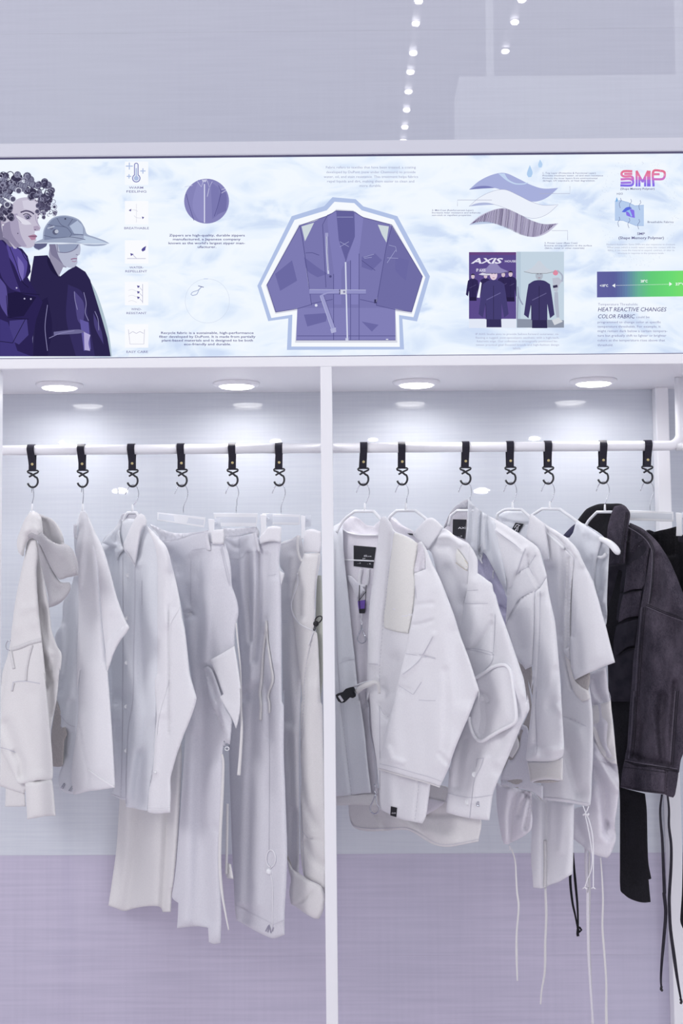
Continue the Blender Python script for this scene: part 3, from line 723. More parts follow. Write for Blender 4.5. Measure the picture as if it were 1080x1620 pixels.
# --- two runway photographs
p = Print('printed_runway_photos')
x0, y0 = q('S',322,715)[0]; x1, y1 = q('S',658,1255)[0]
p.rect(x0, y0, x1, y1, (92,76,140)); p.rect(x0, y0, x1, q('S',0,735)[0][1], (104,70,128)); p.rect(x0, q('S',0,1190)[0][1], x1, y1, (226,232,246))
def fig(cx, top, s, body, head, hat=None, legs=True):
    g = lambda *a: [(cx+a[i]*s, top+a[i+1]*s) for i in range(0, len(a), 2)]
    if legs: p.poly(g(-8,44,8,44,9,67,-8,67), tuple(int(c*.8) for c in body))
    p.poly(g(-5,14,5,14,12,18,14,30,17,52,12,56,9,40,9,58,-9,58,-9,40,-12,56,-17,52,-14,30,-12,18), body, True, 1)
    p.line(g(-8,36,0,32,8,28), .9*s, tuple(min(255, c+40) for c in body)); p.line(g(0,20,0,58), .6*s, tuple(int(c*.7) for c in body)); p.line(g(-9,40,-8,56), .5*s, tuple(int(c*.7) for c in body))
    p.circ(*g(0,8)[0], 4.2*s, head, ry=5.6*s)
    p.line(g(-2.6,6.5,-.8,6.5), .5*s, (70,60,90)); p.line(g(.8,6.5,2.6,6.5), .5*s, (70,60,90)); p.line(g(-1.2,11,1.2,11), .5*s, (150,90,110))
    if hat: p.poly(g(-17,4,-8,0,-1,-8,1,-8,8,0,17,4,8,6,-8,6), hat, False); p.line(g(-17,4,-8,6,8,6,17,4), .7*s, tuple(int(c*.75) for c in hat))
    else: p.poly(g(-4.4,8,-4.5,3,0,.8,4.5,3,4.4,8,3.4,4.5,-3.4,4.5), (44,38,60), True, 1)
# lettering over the stage
p.rect(*q('S',340,822)[0], *q('S',640,832)[0], (92,76,140))
for fx, ft, fs_ in [(350,865,.62),(618,845,.7),(566,850,.66),(440,862,.62)]:
    c = q('S',fx,ft)[0]; fig(c[0], c[1], fs_*1.05, (50,42,86), (214,196,210), (216,214,232) if fx == 440 else None)
p.poly(q('S',402,925,412,935,398,1040,378,1038), (236,240,250))
c = q('S',497,828)[0]; fig(c[0], c[1], 1.40, (70,64,116), (226,206,222), (146,138,186))
x0b, y0b = q('S',660,712)[0]; x1b, y1b = q('S',998,1253)[0]
p.rect(x0b, y0b, x1b, y1b, (196,212,226)); p.rect(x0b, y0b, q('S',690,0)[0][0], y1b, (182,200,216)); p.poly(q('S',664,1190,998,1200,998,1253,664,1253), (140,148,166))
for l in [(668,960,680,1040,705,1090),(672,990,665,1200)]: p.line(q('S',*l), 2, (150,158,182), True)
p.circ(*q('S',938,862)[0], 4.2, (222,140,164)); p.poly(q('S',915,900,960,895,985,920,965,950,950,1000,925,990), (188,192,208), True); p.poly(q('S',930,1000,955,1000,965,1180,945,1180,930,1080), (176,182,200), True); p.line(q('S',950,845,985,880,985,925), 2.4, (170,176,196), True); p.poly(q('S',912,1200,960,1180,990,1210,930,1235), (212,216,224), True); p.line(q('S',920,962,952,956), 4, (60,54,84))
c = q('S',822,828)[0]; fig(c[0], c[1], 1.42, (64,58,104), (176,184,198), (202,210,222))
p.done()
words([('AXIS',*[q('S',x,0)[0][0] for x in (335,565)],q('S',0,795)[0][1],8.2)], (232,230,246), bold=.03, shear=.3, name='printed_text')
words([('HOUSE',*[q('S',x,0)[0][0] for x in (578,656)],q('S',0,787)[0][1],3.2)], (226,224,242), bold=.02); words([('IP AXIS',*[q('S',x,0)[0][0] for x in (374,440)],q('S',0,853)[0][1],4.6)], (226,224,242), bold=.02)
words([('IP AXIS Studio aims to provide fashion-forward outerwear, re-',752,884,530,3.2),('flecting a rugged, post-apocalyptic aesthetic with a high-tech,',752,884,535.7,3.2),('futuristic edge. Our collection is strategically positioned be-',754,882,541.3,3.2),('tween practical gear-focused brands and high-fashion design',752.5,884,547,3.2),('labels.',811,824,552.6,3.2)], (170,172,200))

# --- polymer panel
p = Print('printed_polymer_logo')
rdg = [(226,118,150),(226,128,170),(206,120,196),(160,120,226),(132,112,230)]
def band(pts, w): 
    P = crom(q('T',*pts), False, 1.2, 120)
    ys = P[:,1]
    for i in range(len(P)-1):
        f = (ys[i]-269)/26; c = rdg[max(0,min(4,int(f*5)))]
        d = P[i+1]-P[i]; L_ = np.linalg.norm(d)+1e-9; d = d/L_*.5
        p.line([P[i]-d, P[i+1]+d], w, c)
for pts in [(488,152,425,152,408,165,408,180,425,192,480,192,495,205,495,225),(488,172,430,172),(402,215,470,212,495,225,495,250,480,262,400,262),(402,242,480,240)]: band(pts, 3.6)
for pts in [(524,268,524,150,570,235,612,150,612,268),(545,268,545,200),(590,268,590,200),(624,150,624,268)]: band(pts, 3.4)
for pts in [(655,268,655,152,720,150,740,160,740,195,725,212,660,214),(650,175,700,175)]: band(pts, 3.6)
p.poly(q('T',355,385,400,378,460,395,510,420,580,415,580,575,520,575,470,555,420,535,355,533), (184,206,238), False)
p.line(q('T',355,385,400,378,460,395,510,420,580,415), .7, (150,176,220)); p.line(q('T',580,575,520,575,470,555,420,535,355,533), .7, (150,176,220))
p.poly(q('T',408,468,440,435,470,427,488,440,450,460,435,470), (92,110,222), True); p.poly(q('T',440,470,480,445,505,455,510,515,470,505,445,495), (136,116,232), True); p.poly(q('T',445,460,470,450,490,500,480,505,465,475), (150,196,240), True)
p.poly(q('T',369,352,379,375,370,392,360,382), (130,180,228), True)
for x, y in [(403,360),(483,368),(555,376),(392,506),(470,515),(546,524)]: p.line(q('T',x-4,y,x+2,y+20,x-14,y+45,x-6,y+78), .7, (112,120,160), True)
for k in range(240):
    a = rnd.uniform(0, 2*PI); rr = rnd.uniform(.86,1.08); x = 540+290*rr*math.cos(a); y = 460+415*rr*math.sin(a)
    if 80 < y < 900 and x < 860: c = q('T',x,y)[0]; p.line([c,(c[0]+rnd.uniform(-2.2,2.2),c[1]+rnd.uniform(-2.2,2.2))], .35, (204,212,228))
p.done()
td = (96,92,138)
words([('(Shape Memory Polymer)',981,1035,300.2,3.2)], td, bold=.012)
words([('H2O',975.5,985,308,3.0)], (104,106,144), bold=.008); words([('Breathable Fabrics',1024,1065,352.6,3.0)], (104,106,144), bold=.008)
words([('SMP',1007.5,1019.8,371.6,3.8),('(Shape Memory Polymer)',978,1049.7,378.3,4.2)], td, bold=.014)
words([('Moisture Activation: Some SMPs are also responsive to moisture.',959,1068,388,2.7),('When sweat (which is mostly water) comes into contact with the',960,1067.5,392.6,2.7),('fabric, it can cause the material to expand, contract, or alter its',961,1066.5,397.2,2.7),('structure in response to the moisture levels.',977,1050,401.8,2.7)], (168,172,196))
# heat bar
p = Print('printed_heat_bar'); ya, yb2 = q('T',0,932)[0][1], q('T',0,1132)[0][1]
stops = [(944,(98,98,160)),(972,(92,96,156)),(990,(100,130,170)),(1010,(104,180,150)),(1030,(100,204,122)),(1060,(108,218,118)),(1090,(126,226,110)),(1180,(150,232,110))]
for k in range(60):
    xa_ = 944+k*4; xc = xa_+2; c = [int(np.interp(xc, [s[0] for s in stops], [s[1][i] for s in stops])) for i in range(3)]
    tl = -(xa_-944)*.012; p.k = 5; p.poly([(xa_,ya+tl),(xa_+4.05,ya+tl-.05),(xa_+4.05,yb2+tl-.05),(xa_,yb2+tl)], tuple(c))
p.k = 8; wt = (244,250,250)
p.poly(q('T',333,1040,357,1025,357,1055), wt); p.poly(q('T',800,1028,777,1012,777,1044), wt)
for k in range(52): x = 362+k*8; p.line(q('T',x,1039-k*.18,x+4,1039-k*.18), .7, wt)
p.done()
for w_ in (('<18°C',948.5,961.5,453.6,3.6),('28°C',1013,1024,446.6,3.8),('27°C<',1068,1088,451.2,3.8)): words([w_], wt, bold=.03)
words([('Temperature Thresholds:',945.5,1009,483.2,3.8)], (150,150,184))
words([('HEAT REACTIVE CHANGES',945.5,1054,492.6,6.4),('COLOR FABRIC',945.8,1004,503.6,6.4)], (84,80,130), shear=.2, bold=.006)
words([('could be',1006,1027,503.4,3.8),('programmed to change color at specific',945,1045,511.3,3.6),('temperature thresholds. For example, it',945,1044.5,518.3,3.6),('might remain dark below a certain tempera-',945,1055,525.4,3.6),('ture but gradually shift to lighter or brighter',945,1053.5,532.6,3.6),('colors as the temperature rises above that',945,1051.5,540,3.6),('threshold.',945,969.5,547.6,3.6)], (136,136,176), bold=.002)

# ================================================================ straps with S hooks, hangers
rail_y = lambda px: railpt(px).z
strap_spec = [(50,'holding the hoodie, leftmost of all'),(129,'holding the white T-shirt, second from left'),(208,'holding the buttoned shirt'),
  (286,'holding the trousers with the pocket flap'),(367,'holding the pleated trousers'),(441,'holding the sweatpants, just left of the centre post'),
  (575,'holding the kimono jacket, just right of the centre post'),(635,'holding the jacket with the piped sleeve pocket'),(736,'holding the jacket with the ribbed cuff'),
  (806,'holding the short sleeved white shirt'),(866,'holding the sleeveless white vest'),(953,'holding the dark denim jacket'),(1024,'holding the black trousers at far right')]
hk_end = {}
for i, (px, wh) in enumerate(strap_spec):
    c = railpt(px); c = Vector((c.x, .2, rz)); s = .0016
    lean = [.6,.5,.5,.4,.2,.1,-.2,.2,-.1,.2,.1,.0,-.3][i]
    r = empty('strap_hook', c, 'black leather loop and S hook ' + wh, 'hook', 'leather strap hooks on the clothes rails')
    # leather loop: sheet wrapped over the rail
    mb = MB(); prof = [(-.0005,-.052)]; 
    pr = []
    R0 = .0134
    pr.append((.200-.0035, -.053)); pr.append((.200-.0045,-.030))
    for k in range(13):
        a = PI - PI*k/12; pr.append((.2+R0*math.cos(a), R0*math.sin(a)))
    pr.append((.2+.0045,-.030)); pr.append((.2+.0010,-.053))
    n = len(pr); hw = .0093; vs = []
    for j, (y, z) in enumerate(pr):
        # outward offset for thickness
        p0 = Vector(pr[max(j-1,0)]); p1 = Vector(pr[min(j+1,n-1)]); t = (p1-p0).normalized(); nn = Vector((-t.y, t.x))*.0018
        f = max(0, -z)/.053; xo = lean*.006*f; back = (j > n-4)
        x0 = c.x-hw+xo+(-.002*f if back else 0)+(.0012*f if not back else 0); x1 = c.x+hw+xo-(.0012*f)
        vs += [(x0, y, rz+z), (x1, y, rz+z), (x1, y+nn.x, rz+z+nn.y), (x0, y+nn.x, rz+z+nn.y)]
    fs = []
    for j in range(n-1):
        for k in range(4): a = j*4+k; b = j*4+(k+1)%4; fs.append((a, b, b+4, a+4))
    fs += [(0,3,2,1), ((n-1)*4, (n-1)*4+1, (n-1)*4+2, (n-1)*4+3)]
    mb.add(vs, fs); mb.build('strap', leather, r)
    cx = c.x + lean*.0045
    mb = MB(); mb.lathe((cx+.0004, .1945, rz-.036), [(.0038,.0015),(.0038,0),(.003,-.0014),(.0012,-.002)], 'y', 16); mb.build('stud', brass, r, True)
    zc = rz-.053; cx = c.x + lean*.006
    P = lambda a, b: (cx+a*s, .2, zc-b*s)
    mb = MB(); mb.tube([P(-1,4.6), P(-8,2.2), P(-8.6,.6), P(-7.5,-.6), P(0,-1), P(7.5,-.6), P(8.6,.6), P(8,2.2), P(1,5.4), P(-6,9.5)], .0023, 8)
    mb.build('ring', blackmet, r, True)
    pts = [P(-4,4), P(0,6.2), P(4.5,10)]
    for k in range(13):
        a = PI*.22 - (PI*1.12)*k/12; pts.append(P(8.2*math.cos(a)-.2, 16.5 - 9.5*math.sin(a)))
    mb = MB(); mb.tube(pts, .0026, 10); mb.build('s_hook', blackmet, r, True)
    hk_end[px] = Vector((cx-.2*s, .2, zc-26.0*s))

def hanger_hook(r, px, neckpx, pytop, edge=False):
    """steel question-mark hook from the S hook down to the neck of the hanger"""
    e = hk_end[px]; sc = .0016; g = atpix(e)
    nx, ny = neckpx
    def W(x, y): return at(x, y, .2)
    t = (g[0], g[1]+.5)
    if edge: pts = [W(t[0]-1.5, t[1]+8), W(t[0]-1, t[1]), W(t[0], t[1]-3.4), W(t[0]+1, t[1]), W(t[0]+1.5, t[1]+14), W(nx, t[1]+24), W(nx, ny)]
    else:
        pts = [W(t[0]-11, t[1]+12), W(t[0]-9.5, t[1]+7), W(t[0]-7, t[1]+2), W(t[0]-3,t[1]-2.3), W(t[0]+2, t[1]-3.2), W(t[0]+6, t[1]-1), W(t[0]+9, t[1]+5), W(t[0]+9.5, t[1]+13), W(t[0]+7, t[1]+21), W(nx+1, t[1]+29), W(nx, t[1]+34), W(nx, ny)]
    P = [tuple(p) for p in pts]; P = crom(P, False, .004, 70)
    mb = MB(); mb.tube(P.tolist(), .0011, 8); mb.build('hook', steel, r, True)
def atpix(p):
    v = RM.transposed() @ (Vector(p)-CAM); return (540+FPX*v.x/-v.z, 810-FPX*v.y/-v.z)
def path_on(pts, px0, r_, off=0., slope=.0017, n=8, step=4, flat=1.0):
    P = crom(pts, False, step, 30); Y = .2 - slope*(P[:,0]-px0) - off
    mb = MB(); mb.tube(atn(P, Y).tolist(), r_, n); return mb
def top_hanger(px, neck, lab, tl, tr, tipl, tipr, vis=True, ytop=None, edge=False):
    r = empty('hanger', at(neck[0], neck[1], .2), lab, 'hanger', 'white shirt hangers')
    hanger_hook(r, px, (neck[0], neck[1]-12), 0, edge)
    mb = MB(); mb.tube([at(neck[0], neck[1]-12, .2), at(neck[0], neck[1]+1, .2)], [.0022,.0035], 12); mb.build('neck', plasticw, r, True)
    mb = path_on([tipl, tl[0], tl[1], tr[0], tr[1], tipr], neck[0], .0038, n=8); mb.build('arms', plasticw, r, True)
    return r
top_hanger(50, (51,809), 'white hanger inside the hoodie, only its hook showing', [(47,814),(49,810)], [(53,810),(56,816)], (45,850), (60,850), edge=True)
top_hanger(129, (131,809), 'white hanger inside the T-shirt, only its hook and neck showing', [(128,815),(129.5,810)], [(133,810),(136,817)], (127,850), (141,850), edge=True)
top_hanger(208, (209.5,810), 'white hanger inside the buttoned shirt', [(197,819),(202,811)], [(216,811),(222,822)], (190,850), (244,868))
top_hanger(575, (577,808), 'white angular hanger showing in the neck of the kimono jacket', [(543.5,823),(561,808.8)], [(591,808.8),(601,820)], (532,842), (642,866))
top_hanger(635, (642,807.5), 'white angular hanger behind the collar of the jacket with the piped pocket', [(615,820),(627,807.8)], [(657,807.8),(675,822)], (604,846), (728,872))
top_hanger(736, (744,807), 'white angular hanger in the dark grey collar of the ribbed cuff jacket', [(713,815.5),(723,807.8)], [(752,808),(770,822)], (709,832), (826,872))
top_hanger(806, (810.5,806), 'white angular hanger in the neck of the short sleeved shirt', [(787,813),(799,806.2)], [(825,806.2),(837,817)], (782,838), (892,868))
h11 = top_hanger(866, (869.5,805), 'white angular hanger poking out of the shoulder of the sleeveless vest', [(843,814),(857,805)], [(885.5,805.5),(911,824)], (828,824), (956,858))
top_hanger(953, (956.5,810), 'white angular hanger inside the black neck of the denim jacket', [(930,825),(944,810)], [(969,810),(978,817)], (924,838), (1012,864))
# bare tip of the vest hanger
P_ = crom([(949,852),(958,856),(967,862),(975,871),(978.5,876.5)], False, 3); mb = MB(); mb.tube(atn(P_, .2-.0017*(P_[:,0]-869.5)-.012).tolist(), np.interp(np.linspace(0,1,len(P_)), [0,.4,.8,.95,1], [.006,.008,.009,.0075,.004]).tolist(), 12); mb.build('shoulder_tip', plasticw, h11, True)
mb = path_on([(946,881),(951,882),(955,880),(958,876)], 869.5, .004, off=.004); mb.build('strap_notch', plasticw, h11, True)

def clip_hanger(px, neck, lab, bar, clips, slope=.0017, hx=None):
    """flat bar of milky plastic with sprung clips"""
    hx = hx or neck[0]
    r = empty('clip_hanger', at(neck[0], neck[1], .2), lab, 'hanger', 'white clip hangers for trousers')
    hanger_hook(r, px, (neck[0], neck[1]), 0)
    Yf = lambda P: .2 - slope*(P[:,0]-hx)
    o = flatplate('bar', bar, Yf, .004, plasticw, r); bevel(o, .0012)
    mb = MB(); ribbon_mb(mb, [((bar[0][0]+bar[-1][0])/2+2, (bar[0][1]+bar[-1][1])/2), ((bar[1][0]+bar[2][0])/2-2, (bar[1][1]+bar[2][1])/2)], 9, lambda P: Yf(P)-.004, .0012); mb.build('groove', clearpl, r)
    for (x, y, w, h) in clips:
        Y = lambda P: Yf(P)-.016
        cl = flatplate('clip', [(x-w*.42,y-1),(x-w*.1,y-h*.03),(x+w*.5,y),(x+w*.44,y+h*.45),(x+w*.5,y+h),(x-w*.36,y+h),(x-w*.30,y+h*.5)], Y, .005, plasticw, r); bevel(cl, .0012)
        mb = MB(); c0 = at(x+w*.62, y+h*.16, float(Yf(np.array([[x,y]]))[0])-.012)
        mb.lathe(c0, [(.0045,.008),(.0045,-.004),(.0035,-.005)], 'y', 14)
        c1 = at(x+w*.95, y+h*.04, c0.y); c2 = at(x+w*.85, y+h*.42, c0.y)
        mb.box((c0.x-.002, c0.y+.001, c0.z-.018), (c0.x+.0125, c0.y+.0035, c0.z+.012))
        mb.tube([(c0.x-.004, c0.y-.005, c0.z+.004), (c0.x+.006, c0.y-.005, c0.z-.001), (c0.x-.003, c0.y-.004, c0.z-.006)], .0008, 6)
        mb.build('clip_spring', clearpl, cl)
    return r
clip_hanger(286, (290,812), 'white clip hanger carrying the trousers with the pocket flap', q('C',435,150,810,190,800,268,435,213), [(334,822,11,36)])
clip_hanger(367, (373.5,812), 'white clip hanger carrying the pleated trousers', q('E',85,155,430,157,420,262,110,258), [(416,815,11,35)])
clip_hanger(441, (444.5,813), 'white clip hanger carrying the sweatpants', q('E',462,157,760,168,755,248,500,245), [(479,816.5,8,36)])
clip_hanger(1024, (1028,808), 'white clip hanger carrying the black trousers at far right', q('K',660,133,1005,145,1008,222,665,212), [(1073,812,11,36)])

# ================================================================ garments, left bay
def S(k, *a): return q(k, *a)
# ---- hoodie
g = Garment('hoodie', 'cream fleece hoodie with its hood folded down, leftmost on the rail', 'hoodie', 51)
hood_back = Piece(g, 'hood', S('A',230,165,300,160,345,178,400,200,455,258,485,320,498,385,505,430,450,420,380,400,330,330,280,300,240,260), hoodin, off=.012, puff=True, th=.010, R=14,
   folds=[(S('A',340,185,400,215,450,275,480,340,492,400),4,-5), (S('A',360,220,385,290,400,350,440,395),9,9)])
body = Piece(g, 'body', S('A',215,430,290,380,380,880,390,960,402,1070,445,1190,478,1250,470,1380,'B',462,40,440,280,395,520,405,700,410,860,400,900,195,985,190,1010,100,985,0,950,-60,930,-60,0,10,40,'A',10,1500,20,1390,60,1260,85,1130,110,900,150,680), lightheather, off=0, th=.016, R=16, nz=3,
   folds=[(S('A',330,900,370,1100,400,1180,415,1230),8,5),(S('A',345,1270,370,1260,400,1238,450,1255),3,-4,'s'),(S('A',345,1290,360,1500,'B',400,150,400,400),9,8),(S('A',420,1280,390,1450,'B',370,60),6,6),(S('B',20,430,70,520,120,700,165,850),8,5),(S('B',-20,640,60,660,120,690),5,-4)])
Piece(g, 'hem_band', S('B',45,960,190,990,200,1108,40,1110), ivory, off=-.004, th=.006, R=8)
slv = Piece(g, 'sleeve', S('A',195,470,205,400,225,362,255,352,285,368,298,470,285,600,300,900,320,1100,340,1280,360,1480,'B',345,60,360,200,385,480,405,700,410,880,395,905,300,905,165,935,135,930,60,770,-30,600,-60,500,-40,400,0,420,20,280,60,40,'A',60,1330,85,1180,88,1080,105,960,150,700), lightheather, off=.028, th=.018, R=20, nz=2.6,
   folds=[(S('A',200,480,160,760,120,1040),14,-5),(S('A',250,400,250,700,270,1000),12,-4),(S('B',40,470,90,600,130,720,160,860),10,7),(S('B',250,250,230,500,300,800),18,4),(S('B',120,690,165,760,168,880),6,5),(S('A',190,900,240,880,290,880),9,-2.5)])
Piece(g, 'cuff', S('B',193,915,290,908,402,893,412,960,432,1182,380,1182,320,1190,212,1209,205,1100), lightheather, off=.030, th=.013, R=14, folds=[(S('B',300,920,310,1180),12,3),(S('B',200,925,300,915,402,900),2.5,4)], parent=slv.o)
Piece(g, 'hood', S('A',250,146,290,152,318,185,330,250,332,330,300,372,262,352,225,362,205,395,190,440,183,492,158,480,138,445,130,385,142,330,160,285,185,220,215,170), lightheather, off=.045, puff=True, th=.022, R=20, nz=3,
   folds=[(S('A',240,170,215,240,190,290,240,265,290,290),7,-5),(S('A',300,170,310,220,318,300),5,5),(S('A',190,300,165,370,165,450),9,-3)])
Piece(g, 'hood', S('A',190,310,240,262,285,275,330,310,400,372,460,398,520,400,560,435,590,490,607,560,608,640,585,642,560,650,525,655,490,668,460,672,430,640,385,560,335,450,300,385,262,350,225,355,200,380), hoodshade, off=.056, puff=True, th=.020, R=16, nz=3,
   folds=[(S('A',290,300,340,350,400,440,440,540,465,640),10,6),(S('A',400,380,480,440,550,540,590,640),12,-5),(S('A',330,330,400,420,470,500),6,-3)], label='fleece hood with shade in its colour')
Piece(g, 'hood', S('A',292,378,330,430,385,555,430,640,470,690,500,695,535,692,552,718,545,755,500,825,455,862,415,880,378,890,372,800,345,680,318,560,302,480), hoodshade, off=.048, puff=True, th=.018, R=14, nz=3,
   folds=[(S('A',320,470,370,640,420,740,470,760,530,720),10,7),(S('A',380,620,400,760,405,860),8,-4)], label='fleece hood with shade in its colour')
for l in [('A',82,1215,150,1198,230,1165,325,1140),]: ribbon(g, 'tape_band', S(*l), 6.5, tape, slv.surf, th=.0006)
ribbon(g, 'tape_band', S('A',82,1225,95,1300,108,1366), 5, tape, slv.surf, th=.0006); ribbon(g, 'tape_band', S('A',250,1180,225,1270,205,1380,200,1460), 4, tape, slv.surf, th=.0006)
seams(g, 'stitching', [S('A',100,1470,150,1462,210,1462,260,1470,310,1480), S('A',100,1470,95,1530), S('B',0,650,60,665,125,690)], slv.surf, wpx=1.2)
cord(g, 'pull_ring', S('A',80,1145,60,1150,46,1180,52,1212,75,1222), .0012, steel, lambda P: g.Y(P)-.03)
ribbon(g, 'side_tab', S('A',108,1475,98,1510,92,1540), 3.5, tape, slv.surf, th=.0006)

# ---- T-shirt
g = Garment('t_shirt', 'plain white short sleeved T-shirt seen nearly edge on, between hoodie and buttoned shirt', 'T-shirt', 131)
far = Piece(g, 'body', S('A',610,185,650,170,690,300,680,600,670,1500,'B',640,60,600,500,575,1010,540,1010,500,998,465,965,455,920,458,860,480,800,440,800,410,798,398,650,396,520,425,390,440,280,'A',440,1500,475,1255,440,1200,428,1110,470,1030,484,980,492,850,535,760,560,700,575,640,600,630,590,500,580,440,575,350,582,270), cool, off=-.012, th=.008, R=10, nz=2.5,
   folds=[(S('A',560,700,540,1000,500,1400,'B',470,200),9,7),(S('A',600,640,580,1000,560,1400,'B',540,200,520,480),11,-6),(S('B',545,300,520,520,500,700),7,5),(S('A',475,1050,490,1200,470,1400),7,-5)])
seams(g, 'stitching', [S('B',430,310,470,400,530,470,580,490), S('B',425,390,470,480,505,560)], far.surf)
Piece(g, 'back_lining', S('B',440,280,520,540,500,600,490,780,470,800,412,798,398,640,400,520), dimfab, off=-.002, th=.003, R=5, label='brownish inner hem')
for x, y in ((485,948),(548,968)):
    mb = MB(); c = S('B',x,y)[0]; ribbon_mb(mb, [(c[0]-3,c[1]+4),(c[0]+3,c[1]-4)], 1.6, far.surf, .002); ribbon_mb(mb, [(c[0],c[1]+5),(c[0]+4,c[1]-2)], 1.2, far.surf, .003); mb.build('metal_eyelet', steel, g.e)
body = Piece(g, 'body', S('A',612,185,625,150,650,143,668,150,690,195,720,270,760,500,775,800,800,1050,832,1390,'B',836,60,862,400,885,780,893,962,830,972,750,985,690,990,620,1008,570,1018,556,900,556,820,585,600,605,400,612,200,625,40,'A',598,1540,598,1300,608,1000,607,640,590,500,590,420,612,300), white, off=.016, th=.016, R=20, nz=2.2,
   folds=[(S('A',650,200,630,450,610,700),7,-5),(S('A',760,420,775,650,800,1000,825,1300),6,6),(S('A',690,500,660,900,640,1400,'B',640,300),22,4),(S('B',600,380,620,500,650,700,680,820,690,980),3,3,'s'),(S('B',720,60,740,400,760,800),20,-4),(S('A',625,260,618,310,600,360),3,9)])
ribbon(g, 'neck_rib', S('A',585,245,583,300,590,345,600,352), 5, grey, lambda P: g.Y(P)-.014); 
ribbon(g, 'hem_turnup', S('B',683,822,760,880,830,925,890,962), 3, threadw, body.surf)
slv = Piece(g, 'sleeve', S('A',668,160,690,190,730,285,800,430,852,600,905,800,945,915,985,1010,1001,1035,1000,1058,940,1140,890,1230,855,1320,832,1392,822,1260,800,1060,782,870,765,660,752,500,710,330), white, off=.032, th=.012, R=14, nz=2,
   folds=[(S('A',700,230,760,420,790,640,850,900),14,-4),(S('A',770,700,790,950,815,1180),6,4)])
Piece(g, 'sleeve_hem', S('A',822,1185,850,1130,910,1075,985,1008,1003,1040,990,1075,935,1145,885,1240,855,1330,833,1394,822,1300), threadw and white, off=.0375, th=.011, R=8, nz=1, parent=slv.o)

# ---- buttoned shirt
g = Garment('shirt', 'pale grey long sleeved shirt with pointed collar and white buttons', 'shirt', 210)
body = Piece(g, 'body', S('C',8,385,40,330,95,285,150,215,240,200,350,240,450,340,520,700,500,1200,440,1610,'D',330,400,300,600,283,745,240,738,200,728,153,722,150,680,120,672,60,645,75,610,84,560,70,350,60,200,'C',85,1560,82,1400,60,1200,40,1000,20,700,0,500), cool, off=.0, th=.018, R=26, nz=4,
   folds=[(S('C',70,450,90,800,110,1200,110,1600),14,8),(S('C',150,500,170,900,165,1500),16,-6),(S('C',262,560,250,900,255,1300,250,1610,'D',190,300,160,640),13,-6),(S('C',300,600,300,1000,330,1500,'D',280,200,240,700),9,5),(S('C',360,400,380,800,400,1200,'D',330,150),20,-6),(S('C',15,390,60,360,100,330),4,6),(S('C',40,440,90,400,130,430),6,-5),(S('D',90,240,100,450,100,640),9,6),(S('D',120,600,118,680),4,5),(S('D',240,400,215,600,205,720),9,7)])
seams(g, 'stitching', [S('C',262,570,262,900,250,1300,245,1600,'D',165,240,152,500,150,700), S('C',165,500,168,1000,165,1600,'D',128,300,120,660), S('C',315,680,315,870), S('C',340,260,320,330,300,420,280,520), S('D',60,640,110,660,150,665)], body.surf)
Piece(g, 'pocket', S('C',312,688,415,690,425,1080,330,1080), cool, off=.0135, th=.0012, R=3, nz=3, seed=5) if False else None
for l in [('C',208,640),('C',200,972),('C',197,1318),('D',153,108),('D',152,378)]: c = S(*l)[0]; button(g, c[0], c[1], .0052, body.surf)
Piece(g, 'collar_stand', S('C',148,200,165,165,200,150,260,148,300,158,280,200,245,240,200,330,176,395,160,360,148,300), grey, off=-.004, th=.004, R=6, folds=[(S('C',180,190,160,260,170,340),5,5)])
Piece(g, 'collar', S('C',150,190,160,215,145,300,152,370,175,440,150,470,122,525,110,480,100,420,60,410,8,385,50,330,100,290), cool, off=.022, th=.005, R=6, nz=3, folds=[(S('C',150,230,120,320,120,420),6,6),(S('C',115,400,150,450),4,-5)])
col = Piece(g, 'collar', S('C',285,168,310,158,338,178,352,215,350,248,330,262,310,300,292,400,275,500,262,577,235,525,200,478,176,440,172,400,200,330,240,240), white, off=.034, th=.006, R=7, nz=1.5, folds=[(S('C',300,190,260,300,230,430),14,-4)])
seams(g, 'stitching', [S('C',340,245,318,272,302,330,285,430,266,545), S('C',262,560,225,490,190,440)], lambda P: col.surf(P), parent=col.o)
slv = Piece(g, 'sleeve', S('C',350,248,400,295,440,340,500,408,530,480,548,560,575,660,600,775,620,890,632,980,650,1060,672,1250,688,1400,715,1500,742,1592,'D',583,55,570,110,540,195,505,280,480,350,462,400,440,480,424,545,425,650,421,755,340,762,300,757,284,750,288,680,292,620,310,540,320,440,328,300,338,160,'C',415,1500,425,1200,435,900,438,600,420,420,370,300), white, off=.028, th=.022, R=22, nz=2.5, vstretch=4,
   folds=[(S('C',525,850,528,1100,530,1400,'D',416,60,417,200,418,330),2.5,6,'s'),(S('C',430,520,432,900,425,1400),8,5),(S('C',470,420,490,700,500,1000),12,-4),(S('D',345,150,335,350,325,500),9,-4),(S('D',380,200,370,500,360,740),14,4),(S('C',560,560,560,700,540,880),10,4),(S('C',420,340,480,440,520,560),12,-5)])
seams(g, 'stitching', [S('C',612,870,590,920,560,970,532,1020), S('C',520,1450,505,1520,'D',390,30,365,110,345,200,338,280), S('D',285,718,350,722,421,720), S('D',284,735,350,737,421,732)], slv.surf, m=threadw, wpx=1.1)
c = S('D',330,505)[0]; button(g, c[0], c[1], .004, slv.surf)

